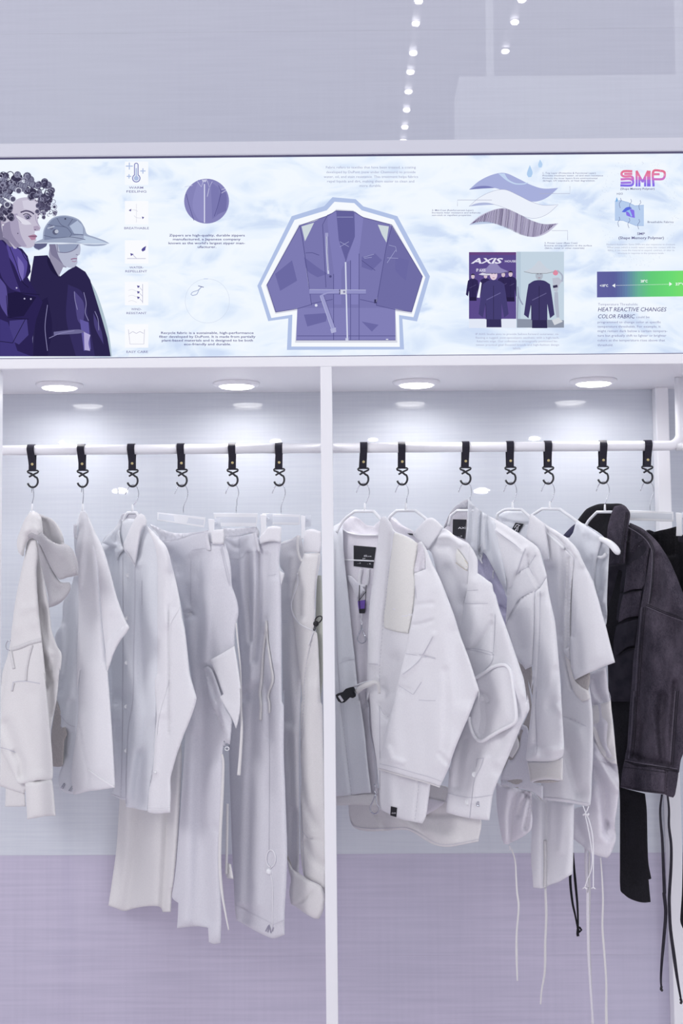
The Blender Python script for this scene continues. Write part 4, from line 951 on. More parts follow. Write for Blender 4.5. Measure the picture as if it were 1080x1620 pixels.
# ---- trousers with pocket flap
g = Garment('trousers', 'pale grey wide leg trousers with a big pocket flap, fourth from left', 'trousers', 290)
farleg = Piece(g, 'leg', S('D',120,600,110,720,100,880,90,1000,65,1180,44,1322,90,1338,140,1356,190,1342,250,1330,310,1325,350,1328,368,1340,375,1361,425,1361,432,1250,450,1120,462,1000,475,800,485,600,492,430,480,200,300,200,200,400), ivory, off=-.004, th=.009, R=18, nz=4, vstretch=6,
   folds=[(S('D',220,740,205,1000,160,1350),12,7),(S('D',160,700,140,1000,100,1330),16,-6),(S('D',330,700,320,1000,310,1320),16,-5),(S('D',405,700,390,1000,372,1340),6,7),(S('D',470,420,455,800,430,1200),7,-5)])
wb = Piece(g, 'waistband', S('C',380,240,430,262,480,285,560,308,640,312,700,305,760,300,830,288,850,300,858,400,850,450,700,440,520,430,470,380,430,330,390,280), grey, off=-.008, th=.006, R=8, nz=1,
   folds=[(S('C',x,y,x+10,y+70),2.2,4) for x, y in [(415,262),(440,275),(468,285),(495,292),(520,300),(548,305),(575,310),(625,308),(665,306)]])
body = Piece(g, 'leg', S('C',470,372,560,360,640,340,720,312,800,295,858,300,862,400,948,402,958,330,965,400,990,480,1008,600,1016,720,1040,790,1058,850,1066,930,1055,990,1040,1060,1036,1190,1040,1400,1000,1620,'D',700,150,760,250,785,340,765,330,747,350,740,420,745,520,742,700,728,880,722,1000,728,1200,733,1400,728,1550,690,1558,657,1545,652,1458,600,1450,560,1450,510,1455,462,1461,468,1380,470,1305,445,1290,432,1268,445,1180,455,1100,468,950,480,800,490,640,500,500,510,350,520,200,'C',700,1450,680,1300,655,1100,640,950,600,780,560,620,520,450), grey, off=.006, th=.018, R=20, nz=3.2, vstretch=6,
   folds=[(S('C',860,420,845,700,820,1000,800,1300),11,-6),(S('C',695,520,690,800,700,900),8,3),(S('C',580,560,640,760,700,900),14,6),(S('C',640,930,680,920,710,935),3,5),(S('C',645,970,690,955,715,945),3,5),(S('C',760,500,750,900,760,1300,'D',620,200,630,500,635,900,650,1400),12,7),(S('C',700,700,720,1100,740,1500,'D',540,400,520,900,500,1400),18,-6),(S('D',680,500,690,900,700,1500),16,-5),(S('D',590,300,590,800,580,1430),13,5),(S('C',540,470,600,560,600,610),7,4),(S('C',940,600,960,900,1000,1150),20,-4),(S('D',655,850,690,840,700,860),7,3)])
seams(g, 'stitching', [S('C',470,372,560,362,640,342,720,315,830,292), S('C',700,445,760,435,850,425), S('C',862,398,950,400), S('C',925,430,955,560,985,690,1000,720), S('C',935,420,970,560,990,640,998,720), S('C',695,520,692,860), S('C',640,940,710,920), S('C',645,975,715,945)], body.surf)
Piece(g, 'belt_loop', S('C',800,300,830,296,840,380,855,440,850,450,820,445,808,380), grey, off=.032, th=.0025, R=3, nz=.5)
Piece(g, 'waistband', S('C',862,300,885,285,950,280,955,330,950,398,862,396), white, off=.030, th=.006, R=6, nz=1)
fl = Piece(g, 'pocket_flap', S('C',843,1296,930,1250,1036,1186,1052,1280,1070,1400,1085,1520,'F',230,0,232,60,230,130,218,200,205,244,195,215,180,180,140,110,105,50,'C',950,1560,900,1420), white, off=.046, th=.006, R=8, nz=2, folds=[(S('C',880,1340,960,1500,'F',150,60),14,3)])
Piece(g, 'pocket_bag', S('C',795,1355,830,1345,860,1370,930,1560,'D',760,120,795,180,797,215,786,340,770,330,750,290,740,250,700,150,660,60,'C',815,1440), grey, off=.032, th=.009, R=9, nz=3, folds=[(S('C',815,1380,880,1540,'D',720,150,760,290),4,5),(S('D',690,60,740,170,775,300),4,-4)])
ribbon(g, 'drawstring', S('D',737,398,745,440,744,520,736,700,726,900,725,1100,738,1250,760,1380,778,1472), [3.5,5,5,4.5,2], ivory, lambda P: g.Y(P)-.022, th=.002)
ribbon(g, 'side_tape', S('E',262,1010,270,1100,285,1250,296,1400,'F',236,140,240,240,232,400,222,527), [2,3,4,5.5], ivory, lambda P: g.Y(P)-.030, th=.002)
ribbon(g, 'side_tape', S('D',770,700,768,900,763,1130), 4, ivory, lambda P: g.Y(P)+.010, th=.002)
mb = MB(); P_ = [(359+3.2*math.cos(a), 1184.5+2.8*math.sin(a)) for a in np.linspace(0, 2*PI, 17)]
cord(g, 'zip_ring', P_, .0012, plasticw, lambda P: g.Y(P)-.05); cord(g, 'zip_pull', S('D',750,318,758,345,748,350), .0013, steel, lambda P: g.Y(P)-.05)
Piece(g, 'inner_leg', S('F',150,1060,175,1070,190,1160,150,1155,140,1120), ivory, off=-.02, th=.004, R=4, nz=1)

# ---- pleated trousers
g = Garment('trousers', 'pale grey straight trousers with pleats, toggle cord and zip up the hem, fifth from left', 'trousers', 373)
wb = Piece(g, 'waistband', S('E',160,270,230,275,330,270,420,262,440,300,440,350,395,315,330,325,280,338,200,345,168,345), grey, off=-.006, th=.005, R=6, nz=1, folds=[(S('E',x,275,x+3,330),1.8,3) for x in range(180,430,22)])
body = Piece(g, 'leg', S('E',170,345,230,342,290,335,350,325,395,310,420,330,440,360,470,340,510,262,560,255,612,262,612,330,608,392,600,460,597,560,610,620,611,700,612,900,614,1200,618,1620,'F',496,100,497,400,505,600,512,800,518,1000,512,1200,503,1350,502,1500,465,1515,430,1523,380,1505,320,1475,260,1440,208,1412,198,1340,192,1200,180,950,172,700,165,480,168,200,'E',292,1620,288,1350,275,1000,255,850,230,740,205,600,185,450), grey, off=.004, th=.020, R=22, nz=2.6, vstretch=7,
   folds=[(S('E',362,470,362,650,365,900,372,1150),5,8),(S('E',440,465,440,700,430,1000,400,1300),5,8),(S('E',290,520,295,800,315,1100,330,1500),9,-7),(S('E',250,700,290,900,330,1250,340,1600),7,6),(S('E',400,470,400,700,390,1000,370,1400,'F',280,150,260,600,240,1300),10,-7),(S('E',185,375,230,410,270,425),4,4),(S('E',300,420,340,380,385,330),7,3),(S('F',300,0,290,300,275,800,260,1400),12,7),(S('F',360,100,350,600,330,1300),15,-5),(S('F',470,200,485,700,480,1400),18,-5),(S('E',500,480,500,800,496,980),5,4),(S('E',490,1100,470,1400,'F',400,60,408,300),6,4),(S('E',560,700,560,1300),14,-4)])
seams(g, 'stitching', [S('E',180,500,240,512,290,510,340,462), S('E',285,338,285,430,290,510), S('E',345,462,400,455,440,460), S('E',510,640,545,638,570,628), S('E',445,400,480,385,560,378,608,390), S('F',408,150,408,600,406,985), S('F',205,1320,230,1330,300,1370,400,1420,432,1440,500,1410)], body.surf)
Piece(g, 'waistband', S('E',445,345,480,300,510,265,560,256,613,262,611,385,560,376,500,380,450,398), white, off=.027, th=.006, R=6, nz=1)
Piece(g, 'belt_loop', S('E',395,312,420,305,435,380,448,450,440,462,425,440,408,380), grey, off=.026, th=.0025, R=3, nz=.5)
Piece(g, 'pocket_edge', S('E',597,600,637,625,625,670,611,720,604,660), white, off=.012, th=.003, R=3, nz=.5)
ribbon(g, 'side_tape', S('E',495,990,490,1080,470,1250,458,1450,'F',350,20,356,100,352,190), [3.5,3.5,4.5,4.5], ivory, lambda P: body.surf(P)-.003, th=.0015)
ribbon(g, 'side_tape', S('E',498,1000,505,1150,530,1330,545,1450,'F',400,40,408,90,408,145), [3,3.5,4,3.5], ivory, lambda P: body.surf(P)-.003, th=.0015)
c0 = S('F',418,1035)[0]; P_ = [(c0[0]+7.3*math.cos(a), c0[1]+13.5*math.sin(a)) for a in np.linspace(PI/2+.15, 2.5*PI-.15, 22)]
cord(g, 'toggle_cord', P_+S('F',412,1100), .0012, threadw, lambda P: body.surf(P)-.002)
c = S('F',408,1112)[0]; mb = MB(); mb.lathe(at(c[0], c[1], float(body.surf(np.array([c]))[0])), [(.006,.004),(.0075,0),(.0072,-.006),(.004,-.008)], 'y', 18); mb.build('toggle', plasticw, g.e, True)
cord(g, 'toggle_cord', S('F',415,1130,428,1180,430,1300,428,1450), .0009, threadw, lambda P: body.surf(P)-.001)
mb = MB()
for pts in [(385,1480,400,1450,408,1440),(398,1485,405,1455),(418,1490,412,1462,406,1445),(425,1480,432,1455)]: ribbon_mb(mb, S('F',*pts), 1.6, body.surf, .002)
mb.build('zip_slider', steel, g.e)

# ---- sweatpants
g = Garment('sweatpants', 'light grey marl sweatpants with white piping and a turned up hem, beside the centre post', 'trousers', 444)
back = Piece(g, 'leg', S('E',606,390,640,372,700,352,740,325,760,330,800,500,790,1000,760,1620,'F',590,300,590,800,590,1150,550,1100,522,1050,512,850,505,600,496,380,500,0,'E',625,1560,615,1000,612,720,637,628,602,560), heather, off=-.004, th=.014, R=14, nz=3, vstretch=5,
   folds=[(S('E',630,700,640,1000,640,1500,'F',520,200),9,8),(S('E',690,500,670,800,670,1300,'F',550,200,560,700),10,-7),(S('E',660,420,650,600,655,800),12,-4),(S('F',530,300,550,700,545,1050),8,6),(S('F',600,300,600,700),6,5)])
seams(g, 'stitching', [S('E',612,400,660,385,700,370), S('E',620,990,660,992), S('E',620,1005,660,1005)], back.surf)
Piece(g, 'side_panel', S('E',890,640,925,640,935,1000,935,1450,920,1600,'F',738,200,720,100,'E',900,1300,880,1000), mat('khaki_inner', (.56,.58,.53), .9), off=-.010, th=.003, R=4, nz=1, label='greenish inner panel')
front = Piece(g, 'leg', S('E',788,470,910,465,918,500,895,640,880,760,875,950,865,1065,890,1090,905,1300,918,1620,'F',732,100,736,300,745,600,752,900,752,1200,748,1290,725,1205,640,1160,620,1145,600,1000,600,650,605,560,600,400,600,100,'E',775,1600,750,1350,715,1050,692,900,695,800,720,700,738,620,760,560), lightheather, off=.018, th=.018, R=18, nz=3, vstretch=5,
   folds=[(S('E',870,1070,830,1250,800,1400,792,1600,'F',605,300),3,4),(S('E',740,650,760,760,765,950),6,6),(S('E',820,500,800,800,790,1000),12,-5),(S('F',680,0,650,300,670,700),16,-5),(S('F',605,590,640,720,690,830),7,5),(S('F',612,870,640,905,690,918,740,922),2.5,4,'s'),(S('F',630,940,680,1030,730,1080),8,5)])
seams(g, 'stitching', [S('E',870,1070,845,1150,805,1350,790,1500,790,1620,'F',602,300,598,650,612,900,622,1140), S('F',612,870,640,905,690,918), S('E',905,480,880,700,872,900)], front.surf)
ribbon(g, 'piping', S('E',738,620,742,700,715,780,692,860,705,940,750,1010,810,1045,862,1065), 2.6, threadw, lambda P: front.surf(P), th=.002)
ribbon(g, 'piping', S('E',862,1065,845,1120,825,1180), 2.0, threadw, front.surf, th=.0015)
Piece(g, 'waistband', S('E',790,330,800,290,850,278,922,300,925,400,912,468,850,460,788,465,785,400), white, off=.026, th=.008, R=8, nz=1.5)
cord(g, 'belt_loop', S('E',745,335,738,400,745,470,765,520,790,535), .0035, lightheather, lambda P: g.Y(P)-.02)
Piece(g, 'turned_up_hem', S('F',518,1040,535,1065,555,1100,600,1130,650,1165,727,1207,750,1280,748,1300,740,1350,712,1403,680,1400,620,1365,580,1335,541,1312,530,1240,540,1160,525,1100), ivory, off=.036, puff=True, th=.012, R=12, nz=2, folds=[(S('F',700,1210,620,1290,560,1320),3,4,'s'),(S('F',560,1110,545,1200,545,1300),6,-3)])
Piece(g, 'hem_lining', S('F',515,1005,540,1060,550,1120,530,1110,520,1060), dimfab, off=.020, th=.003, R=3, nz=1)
c0 = S('E',905,985)[0]
cord(g, 'black_toggle_cord', S('E',880,1010,875,985,893,962,918,955,930,965,922,990,895,1015), .0016, blackpl, lambda P: g.Y(P)-.042)
cord(g, 'black_toggle_cord', S('E',876,1018,868,1045,862,1066,872,1066,885,1020), .0013, blackpl, lambda P: g.Y(P)-.042)
c = S('E',882,1014)[0]; mb = MB(); mb.lathe(at(c[0], c[1], float(g.Y(np.array([c]))[0])-.04), [(.004,.004),(.007,.002),(.007,-.005),(.004,-.007)], 'y', 14); mb.build('black_toggle', blackpl, g.e, True)

# ================================================================ garments, right bay
def printed_label(g, outline, Yf, lines, name='neck_label', rot=0):
    o = flatplate(name, outline, Yf, .001, labelblk, g.e)
    cx = sum(p[0] for p in outline)/len(outline)
    if lines: words(lines, None, name='label_print', parent=o, Yf=lambda P: Yf(P)-.0013, mt=labelwht, bold=.01)
    return o
# ---- kimono jacket
g = Garment('jacket', 'white kimono style jacket with cream chest panel and black buckle, beside the centre post', 'jacket', 577)
inner = Piece(g, 'back_lining', S('G',90,205,130,180,165,165,215,182,265,225,318,235,365,195,372,300,340,500,330,900,330,1480,'H',330,500,345,900,330,1010,200,1005,50,1010,-10,1010,-10,900,'G',-10,1400,-10,400,40,300), lining, off=-.045, th=.004, R=6, nz=2.5,
   folds=[(S('G',100,265,200,300,345,300),2.5,-3),(S('G',210,200,260,260,320,240),6,4),(S('G',240,900,245,1200,260,1500),6,5)])
cord(g, 'neck_tape', S('G',100,262,150,285,220,298,345,300), .0022, threadw, inner.surf)
inL = lambda P: inner.surf(P)-.001
printed_label(g, S('G',176,373,335,386,314,536,176,520), inL, [('AXIS', *[520+x/4.5 for x in (200,272)], 780+453/4.5, 2.8), ('HOUSE', *[520+x/4.5 for x in (274,302)], 780+454/4.5, 1.6), ('IP', *[520+x/4.5 for x in (240,262)], 780+470/4.5, 1.5), ('- F', *[520+x/4.5 for x in (205,228)], 780+504/4.5, 2.0), ('- K', *[520+x/4.5 for x in (272,302)], 780+508/4.5, 2.0)])
cord(g, 'hanger_crossbar', S('G',108,475,320,484), .0018, plasticw, lambda P: inL(P)-.004)
ribbon(g, 'hanging_loop', S('G',232,538,218,600,216,640,222,660,260,662,272,640,276,590,280,540), 5, white, lambda P: inL(P)-.002)
Piece(g, 'inner_fold', S('G',130,585,160,590,250,680,262,700,215,740,205,770,180,700,150,640,135,620), grey, off=-.036, th=.004, R=4, nz=1)
flatplate('violet_tab', S('G',205,770,262,760,260,830,255,856,216,855,208,800), lambda P: inL(P)-.004, .002, purplem, g.e, 'violet and black woven tab')
flatplate('black_tab', S('G',214,826,258,822,255,857,216,856), lambda P: inL(P)-.0065, .001, blackpl, g.e)
for l in [('G',218,655,216,740,222,850), ('G',266,655,262,740,256,850), ('G',262,705,210,770)]: cord(g, 'black_string', S(*l), .0009, blackpl, lambda P: inL(P)-.006)
cord(g, 'zip_pull', S('G',232,860,232,885,225,905,240,925,232,940), .0016, plasticw, lambda P: inL(P)-.008)
cord(g, 'cord_pull', S('G',232,930,228,970,210,1015,203,1040,215,1062,235,1070,258,1060,265,1035,252,1005,238,970,236,935), .0015, steel, lambda P: inL(P)-.008)
seams(g, 'zip_teeth', [S('H',262,200,280,300,282,400,295,520,320,640,330,760,335,860)], lambda P: inL(P)-.004, m=thread, wpx=2.6, th=.002)
Piece(g, 'lower_lining', S('H',-10,930,160,935,300,925,345,940,350,1012,200,1005,50,1010,-10,1008), ivory, off=-.030, th=.003, R=4, nz=1)
lf = Piece(g, 'front', S('G',-20,262,50,226,98,196,100,280,105,400,118,540,140,740,160,950,185,1180,200,1340,215,1485,'H',220,260,250,450,275,700,302,920,230,925,162,935,60,944,-20,948,'G',-20,1400), cool, off=-.024, th=.012, R=12, nz=2.6, vstretch=5,
   folds=[(S('G',60,300,60,700,70,1100,90,1400),10,-5),(S('H',100,300,120,600,160,930),3,4),(S('G',60,1200,130,1190,180,1182),3,3,'s'),(S('H',200,150,250,500,290,900),6,-3),(S('G',30,400,30,900,40,1300),6,4)])
seams(g, 'stitching', [S('G',45,400,45,800,60,1150,75,1400,'H',85,300,110,500,140,750,162,935), S('G',75,1215,120,1195,182,1182), S('G',60,1180,75,1380)], lf.surf)
body = Piece(g, 'front', S('G',365,190,380,168,402,165,440,210,470,270,540,300,610,342,640,400,660,700,640,1000,560,1480,'H',640,200,700,500,722,850,710,960,690,1090,665,1138,600,1125,520,1110,450,1080,362,1036,358,900,340,700,310,500,290,200,'G',272,1480,272,1300,280,1000,290,800,320,580,345,380), white, off=.002, th=.014, R=14, nz=2.6, vstretch=4,
   folds=[(S('G',440,300,410,700,380,1000,360,1300),2.2,3),(S('G',340,500,320,800,310,1200),12,-5),(S('H',362,290,385,350,430,385),3,4),(S('H',400,450,420,700,440,1000),14,-5),(S('H',545,880,530,1100),12,3),(S('G',450,850,520,855,580,845),4,4),(S('G',460,830,520,870,585,860),3,-3),(S('G',480,1200,440,1400,'H',400,150),16,5),(S('H',640,830,625,980,612,1110),2.5,3)])
Piece(g, 'chest_panel', S('G',465,280,540,305,606,342,634,358,622,440,605,560,612,650,600,800,585,900,565,1000,470,985,395,960,390,900,405,780,418,650,428,560,445,420,455,340), cream, off=.0105, th=.001, R=4, nz=2.6, seed=body.seed, vstretch=4, label='cream satin chest panel')
seams(g, 'stitching', [S('G',465,275,445,420,425,560,405,750,385,950,365,1200,358,1400), S('G',280,1215,350,1220), S('H',362,290,372,320,385,350,430,385), S('H',640,838,630,960,612,1112), S('H',360,300,362,600,360,900)], body.surf)
Piece(g, 'shoulder_lining', S('G',636,352,662,365,682,400,688,470,684,540,650,560,608,572,606,540,622,470,634,410), lining, off=.014, th=.003, R=5, nz=2, folds=[(S('G',655,370,640,450,615,550),3,4),(S('G',675,400,665,480,655,550),3,4)], label='rosy lining at the open shoulder')
slv = Piece(g, 'sleeve', S('G',640,350,660,345,690,390,740,510,792,612,850,760,895,880,935,1012,970,1105,1005,1200,1040,1310,1066,1392,1072,1425,1062,1485,'H',1067,190,1040,260,1000,362,950,480,900,602,870,690,860,725,830,795,790,880,700,850,600,822,480,788,348,750,380,600,420,425,460,290,500,150,'G',465,1480,500,1320,540,1150,590,900,618,755,612,660,608,572,650,556,688,542,688,470,676,400), white, off=.036, th=.020, R=22, nz=3.2, vstretch=2.2,
   folds=[(S('G',680,560,640,700,600,900,560,1150,520,1400),12,4),(S('G',600,940,660,930,740,905),3,4),(S('G',610,800,680,790,740,785),4,3),(S('G',740,1010,680,1110,620,1220,530,1290),5,-3),(S('G',780,700,800,900,820,1300,'H',800,300,780,700),24,-6),(S('G',900,1000,940,1200,960,1450),18,5),(S('H',830,50,840,350,820,600),7,3),(S('H',420,600,450,680,520,700),6,-4),(S('H',790,640,830,690,860,720),4,3),(S('G',500,1380,560,1390,620,1420),3,3,'s'),(S('G',560,1150,660,1160,755,1178),2.5,3,'s')])
seams(g, 'stitching', [S('G',545,1142,640,1158,757,1180,754,1172,640,1150), S('G',498,1370,600,1435,625,1395,658,1345), S('G',525,1290,590,1240,650,1180,740,1020), S('H',362,712,480,740,600,775,700,802,800,838), S('G',612,660,620,750), S('H',640,258,700,262,760,262)], slv.surf)
seams(g, 'hem_edge', [S('H',350,748,480,786,600,820,700,848,788,878)], slv.surf, m=ivory, wpx=2.0)
lb = printed_label(g, S('H',441,1015,485,1026,480,1092,437,1080), lambda P: body.surf(P)-.001, [('AXIS', 520+446/4.5, 520+477/4.5, 1050+1068/4.5, 2.0)], 'hem_label')
def on(P): return g.Y(P)-.034
ribbon(g, 'webbing_strap', S('H',190,205,240,165,290,145,325,132,350,140,357,170,358,215), [8.5,8.5,8,6,4], ivory, on, th=.002)
ribbon(g, 'webbing_strap', S('H',100,225,150,175,210,150,270,130,330,122), 3, grey, lambda P: on(P)+.006, th=.002)
mb = MB(); 
bk = flatplate('buckle', S('H',48,222,62,212,100,200,120,178,150,168,176,163,186,178,182,196,194,216,192,234,170,246,150,240,128,262,112,276,88,281,66,268,54,246), lambda P: on(P)-.003, .006, blackpl, g.e, 'black side release buckle'); bevel(bk, .0012)
flatplate('buckle_slot', S('H',64,232,80,224,106,262,92,274), lambda P: on(P)-.0095, .0005, white, bk)
flatplate('buckle_ridge', S('H',118,196,160,180,176,222,136,240), lambda P: on(P)-.0095, .0016, blackpl, bk)
cord(g, 'zip_pull', S('H',325,860,335,880,325,905,338,925,330,938), .002, steel, lambda P: g.Y(P)-.012)
cord(g, 'cord_pull', S('H',330,930,318,970,300,1010,295,1040,310,1062,330,1068,350,1055,358,1030,345,1000,336,970,334,930), .0018, steel, lambda P: g.Y(P)-.014)

# ---- jacket with piped sleeve pocket
g = Garment('jacket', 'white collared jacket with a rounded piped pocket on its sleeve, second right of the post', 'jacket', 642)
tail = Piece(g, 'tail', S('H',140,1000,145,1080,165,1150,210,1180,280,1192,400,1190,480,1184,560,1186,620,1212,690,1258,760,1292,850,1305,940,1290,1065,1266,1080,1100,900,900,600,850,300,900), ivory, off=-.012, th=.004, R=6, nz=3,
   folds=[(S('H',330,1050,380,1120,400,1180),7,4),(S('H',700,1070,850,1070,1000,1060),6,4),(S('H',480,1100,700,1200,900,1260),12,-4),(S('H',560,1050,620,1130,700,1240),8,4)])
seams(g, 'stitching', [S('H',150,1110,180,1155,280,1172,400,1172,540,1168,620,1195,760,1275,850,1288,1060,1250)], tail.surf)
Piece(g, 'body', S('G',422,178,450,180,520,230,600,272,650,330,700,400,640,700,560,1000,'H',480,400,480,900,900,1000,'I',0,1500,190,1100,255,450,330,700,300,1200,'J',320,700,90,640,60,900,-40,980,-150,1030,-60,600,'I',-60,1000), lining, off=-.006, th=.006, R=10, nz=3)
Piece(g, 'collar_stand', S('G',425,172,440,165,470,180,520,225,600,270,615,290,560,290,500,262,440,225,428,200), grey, off=-.010, th=.003, R=4, nz=1)
flatplate('neck_label', S('G',558,286,605,290,598,300,575,298), lambda P: g.Y(P)-.004, .001, labelblk, g.e)
chest = Piece(g, 'shoulder', S('G',690,400,760,320,800,250,850,265,900,308,980,352,'I',255,400,262,460,250,600,240,760,215,860,200,980,186,1102,160,1020,120,900,60,740,0,600,-40,460), white, off=.010, th=.008, R=10, nz=3,
   folds=[(S('I',20,340,100,340,180,400),5,-5),(S('I',20,420,100,420,160,500,220,700),6,4),(S('I',100,600,160,700,200,850),12,5)])
Piece(g, 'contrast_tab', S('I',160,432,200,480,244,545,248,572,240,606,200,575,156,540,148,482), cream, off=.0165, th=.001, R=2, nz=3, fine=0, corner=8, label='cream triangular tab')
seams(g, 'stitching', [S('I',150,482,195,545,244,580), S('I',162,435,205,500,246,550), S('I',150,540,200,580,240,605)], lambda P: chest.surf(P)-.004, m=thready, wpx=.8)
col = Piece(g, 'collar', S('G',596,290,640,240,690,190,712,177,738,176,780,208,816,246,780,300,745,352,708,406,675,372,640,342,615,315), white, off=.024, th=.007, R=7, nz=1)
seams(g, 'stitching', [S('G',640,342,705,395,780,290,812,248)], col.surf, parent=col.o)
slv = Piece(g, 'sleeve', S('I',256,402,285,440,305,480,320,512,321,622,370,655,402,682,432,702,445,765,460,790,478,860,500,930,540,1036,580,1150,622,1272,655,1370,680,1450,705,1620,'J',598,200,612,296,590,340,560,405,520,500,470,620,430,710,392,800,372,858,360,940,349,1030,280,1024,218,1016,140,1000,64,976,70,900,78,800,90,680,130,560,180,440,215,350,240,280,275,200,'I',300,1440,220,1230,186,1100,200,980,215,860,238,755,250,600,252,470), white, off=.028, th=.020, R=20, nz=3, vstretch=2.4,
   folds=[(S('I',240,750,290,762,330,755),3,3,'s'),(S('I',225,858,300,860,395,855),2,2,'s'),(S('I',300,700,300,900,250,1150),14,-5),(S('I',430,960,440,1100,440,1260),3,3),(S('I',430,1020,370,1110,290,1210),5,4),(S('I',540,1050,560,1250,600,1450,'J',560,200),14,-5),(S('J',180,500,150,650,135,800),8,5),(S('J',310,620,260,740,235,900),10,-4),(S('J',420,430,440,520,400,700),12,4),(S('J',520,380,470,500,400,640),9,-4)])
seams(g, 'stitching', [S('I',240,758,290,755,325,752), S('I',222,858,300,858,400,856), S('I',455,940,450,1100,440,1270), S('I',225,1212,300,1225,435,1260,438,1240,340,1215,225,1205), S('I',300,1440,360,1390,430,1310,445,1250), S('J',255,90,330,35,380,20), S('J',268,625,310,620,290,680,250,760,232,880,218,1014), S('J',268,625,260,680), S('J',75,850,150,870,240,880,370,862)], slv.surf)
pk = Piece(g, 'sleeve_pocket', S('J',230,330,250,270,278,205,270,150,256,95,320,55,370,22,420,8,455,10,480,35,494,80,505,160,518,260,525,350,515,385,480,410,420,440,350,480,300,508,268,500,240,462,222,410), white, off=.043, th=.006, R=9, nz=3, folds=[(S('J',280,185,320,210,340,240),4,5),(S('J',300,260,310,360,300,440),10,4),(S('J',420,80,440,200,450,330),16,-4)])
cord(g, 'piping', S('J',256,95,320,55,370,22,420,8,455,10,480,35,494,80,505,160,518,260,525,350,515,385,480,410,420,440,350,480,300,508,268,500,240,462,222,410,214,350), .0042, threadw, lambda P: g.Y(P)-.050, parent=pk.o)
for l, r_ in [((250,728),.0068), ((204,910),.0068)]: c = S('J',*l)[0]; button(g, c[0], c[1], r_, slv.surf)
c = S('J',277,922)[0]; button(g, c[0], c[1], .0062, slv.surf, m=steel, name='snap', label='metal snap'); 

# ---- jacket with ribbed cuff
g = Garment('jacket', 'white bomber style jacket with grey collar, black neck label and ribbed sleeve cuff', 'jacket', 744)
Piece(g, 'back_lining', S('I',60,262,100,180,165,130,245,125,300,300,300,700,200,800,100,500), lining, off=-.040, th=.003, R=5, nz=1.5)
Piece(g, 'collar', S('I',58,262,75,225,100,165,140,112,190,72,230,52,248,48,246,125,200,128,165,135,125,165,100,200,78,262,60,275), greyfelt, off=-.028, th=.007, R=7, nz=1, label='grey wool collar')
printed_label(g, S('I',128,203,234,206,218,358,125,322), lambda P: g.Y(P)+.030, [('AXIS', *[690+x/4.909 for x in (168,250)], 780+278/4.909, 3.0), ('- F', *[690+x/4.909 for x in (172,200)], 780+340/4.909, 2.0)])
inner = Piece(g, 'inside', S('I',316,500,350,540,362,462,385,482,420,545,470,640,545,770,552,900,548,1045,500,1050,400,800,310,640), lilac, off=-.002, th=.006, R=6, nz=4, folds=[(S('I',380,500,440,640,520,740),5,6),(S('I',430,700,480,820,530,920),5,5),(S('I',360,560,420,690,450,760),4,5),(S('I',490,880,530,890),3,5)], label='lilac lining showing between the fronts')
ribbon(g, 'lining_stitch', S('I',444,600,438,640,442,665), 1.8, threadw, inner.surf)
gath = Piece(g, 'gathered_front', S('I',246,48,262,55,290,95,335,130,410,178,470,215,480,330,520,520,545,700,552,800,548,820,520,740,470,640,420,545,385,482,362,462,350,545,330,520,300,480,262,400,228,365,240,200), cool, off=.012, th=.010, R=10, nz=3, vstretch=5,
   folds=[(S('I',285,120,275,250,268,380),5,7),(S('I',320,140,310,280,305,440),5,-6),(S('I',345,150,338,300,330,480),4,6),(S('I',375,180,372,320,375,440),4,-5),(S('I',390,200,420,420,470,600,530,760),6,6),(S('I',335,430,340,480,355,530),3,6),(S('I',440,240,470,450,530,700),9,-5)])
cord(g, 'gather_cord', S('I',350,400,330,430,345,450,335,475,352,490,345,520,355,545), .0016, threadw, gath.surf)
yoke = Piece(g, 'front', S('I',420,182,470,210,540,250,600,290,660,328,720,370,770,405,800,440,815,490,830,545,850,610,857,650,840,680,808,745,770,770,765,1000,755,1200,748,1340,730,1352,690,1371,655,1320,618,1272,580,1160,540,1042,545,900,548,820,545,700,500,520,465,350,440,250), white, off=.018, th=.014, R=14, nz=2.6,
   folds=[(S('I',455,290,530,340,600,390,660,450),3,-3),(S('I',720,570,650,610,600,680,565,780,550,860),3,5,'s'),(S('I',802,750,720,780,640,840,580,940,540,1025),3,6,'s'),(S('I',715,485,722,580,760,660,805,745),3,4),(S('I',690,430,660,500,630,600),6,-4),(S('I',770,490,730,530,715,570),3,3),(S('I',700,900,710,1100,700,1300),18,-4),(S('I',600,1000,650,1200),14,4)])
seams(g, 'stitching', [S('I',460,290,530,345,600,395,655,440), S('I',718,570,650,610,600,680), S('I',805,752,720,778,640,832,580,930,540,1015), S('I',720,575,760,660,805,748), S('I',770,480,720,560), S('I',690,430,655,520,620,640), S('I',768,770,765,1000,755,1200,748,1330), S('I',855,660,830,700,805,740)], yoke.surf, wpx=1.1)
Piece(g, 'body', S('I',618,1272,660,1330,740,1340,760,1620,'J',600,100,640,400,610,640,640,790,700,800,690,895,630,840,520,815,430,800,424,742,480,600,560,420,600,330,610,290,570,150), dimfab, off=-.002, th=.004, R=6, nz=2, label='brown stand-in for the shadow gap')  # shadow gap built as a dark brown panel
low = Piece(g, 'hem_panel', S('J',560,395,600,420,640,640,640,780,700,800,700,895,625,838,520,815,426,798,424,742,470,640,520,500), grey, off=.004, th=.005, R=6, nz=2.5, folds=[(S('J',430,765,500,775,560,770),2.5,3),(S('J',560,440,520,560,490,620),4,5)])  # greyer cloth, its shade put into the colour
Piece(g, 'pocket_flap', S('J',470,600,500,480,530,470,545,540,500,622), ivory, off=.008, th=.004, R=5, nz=1)
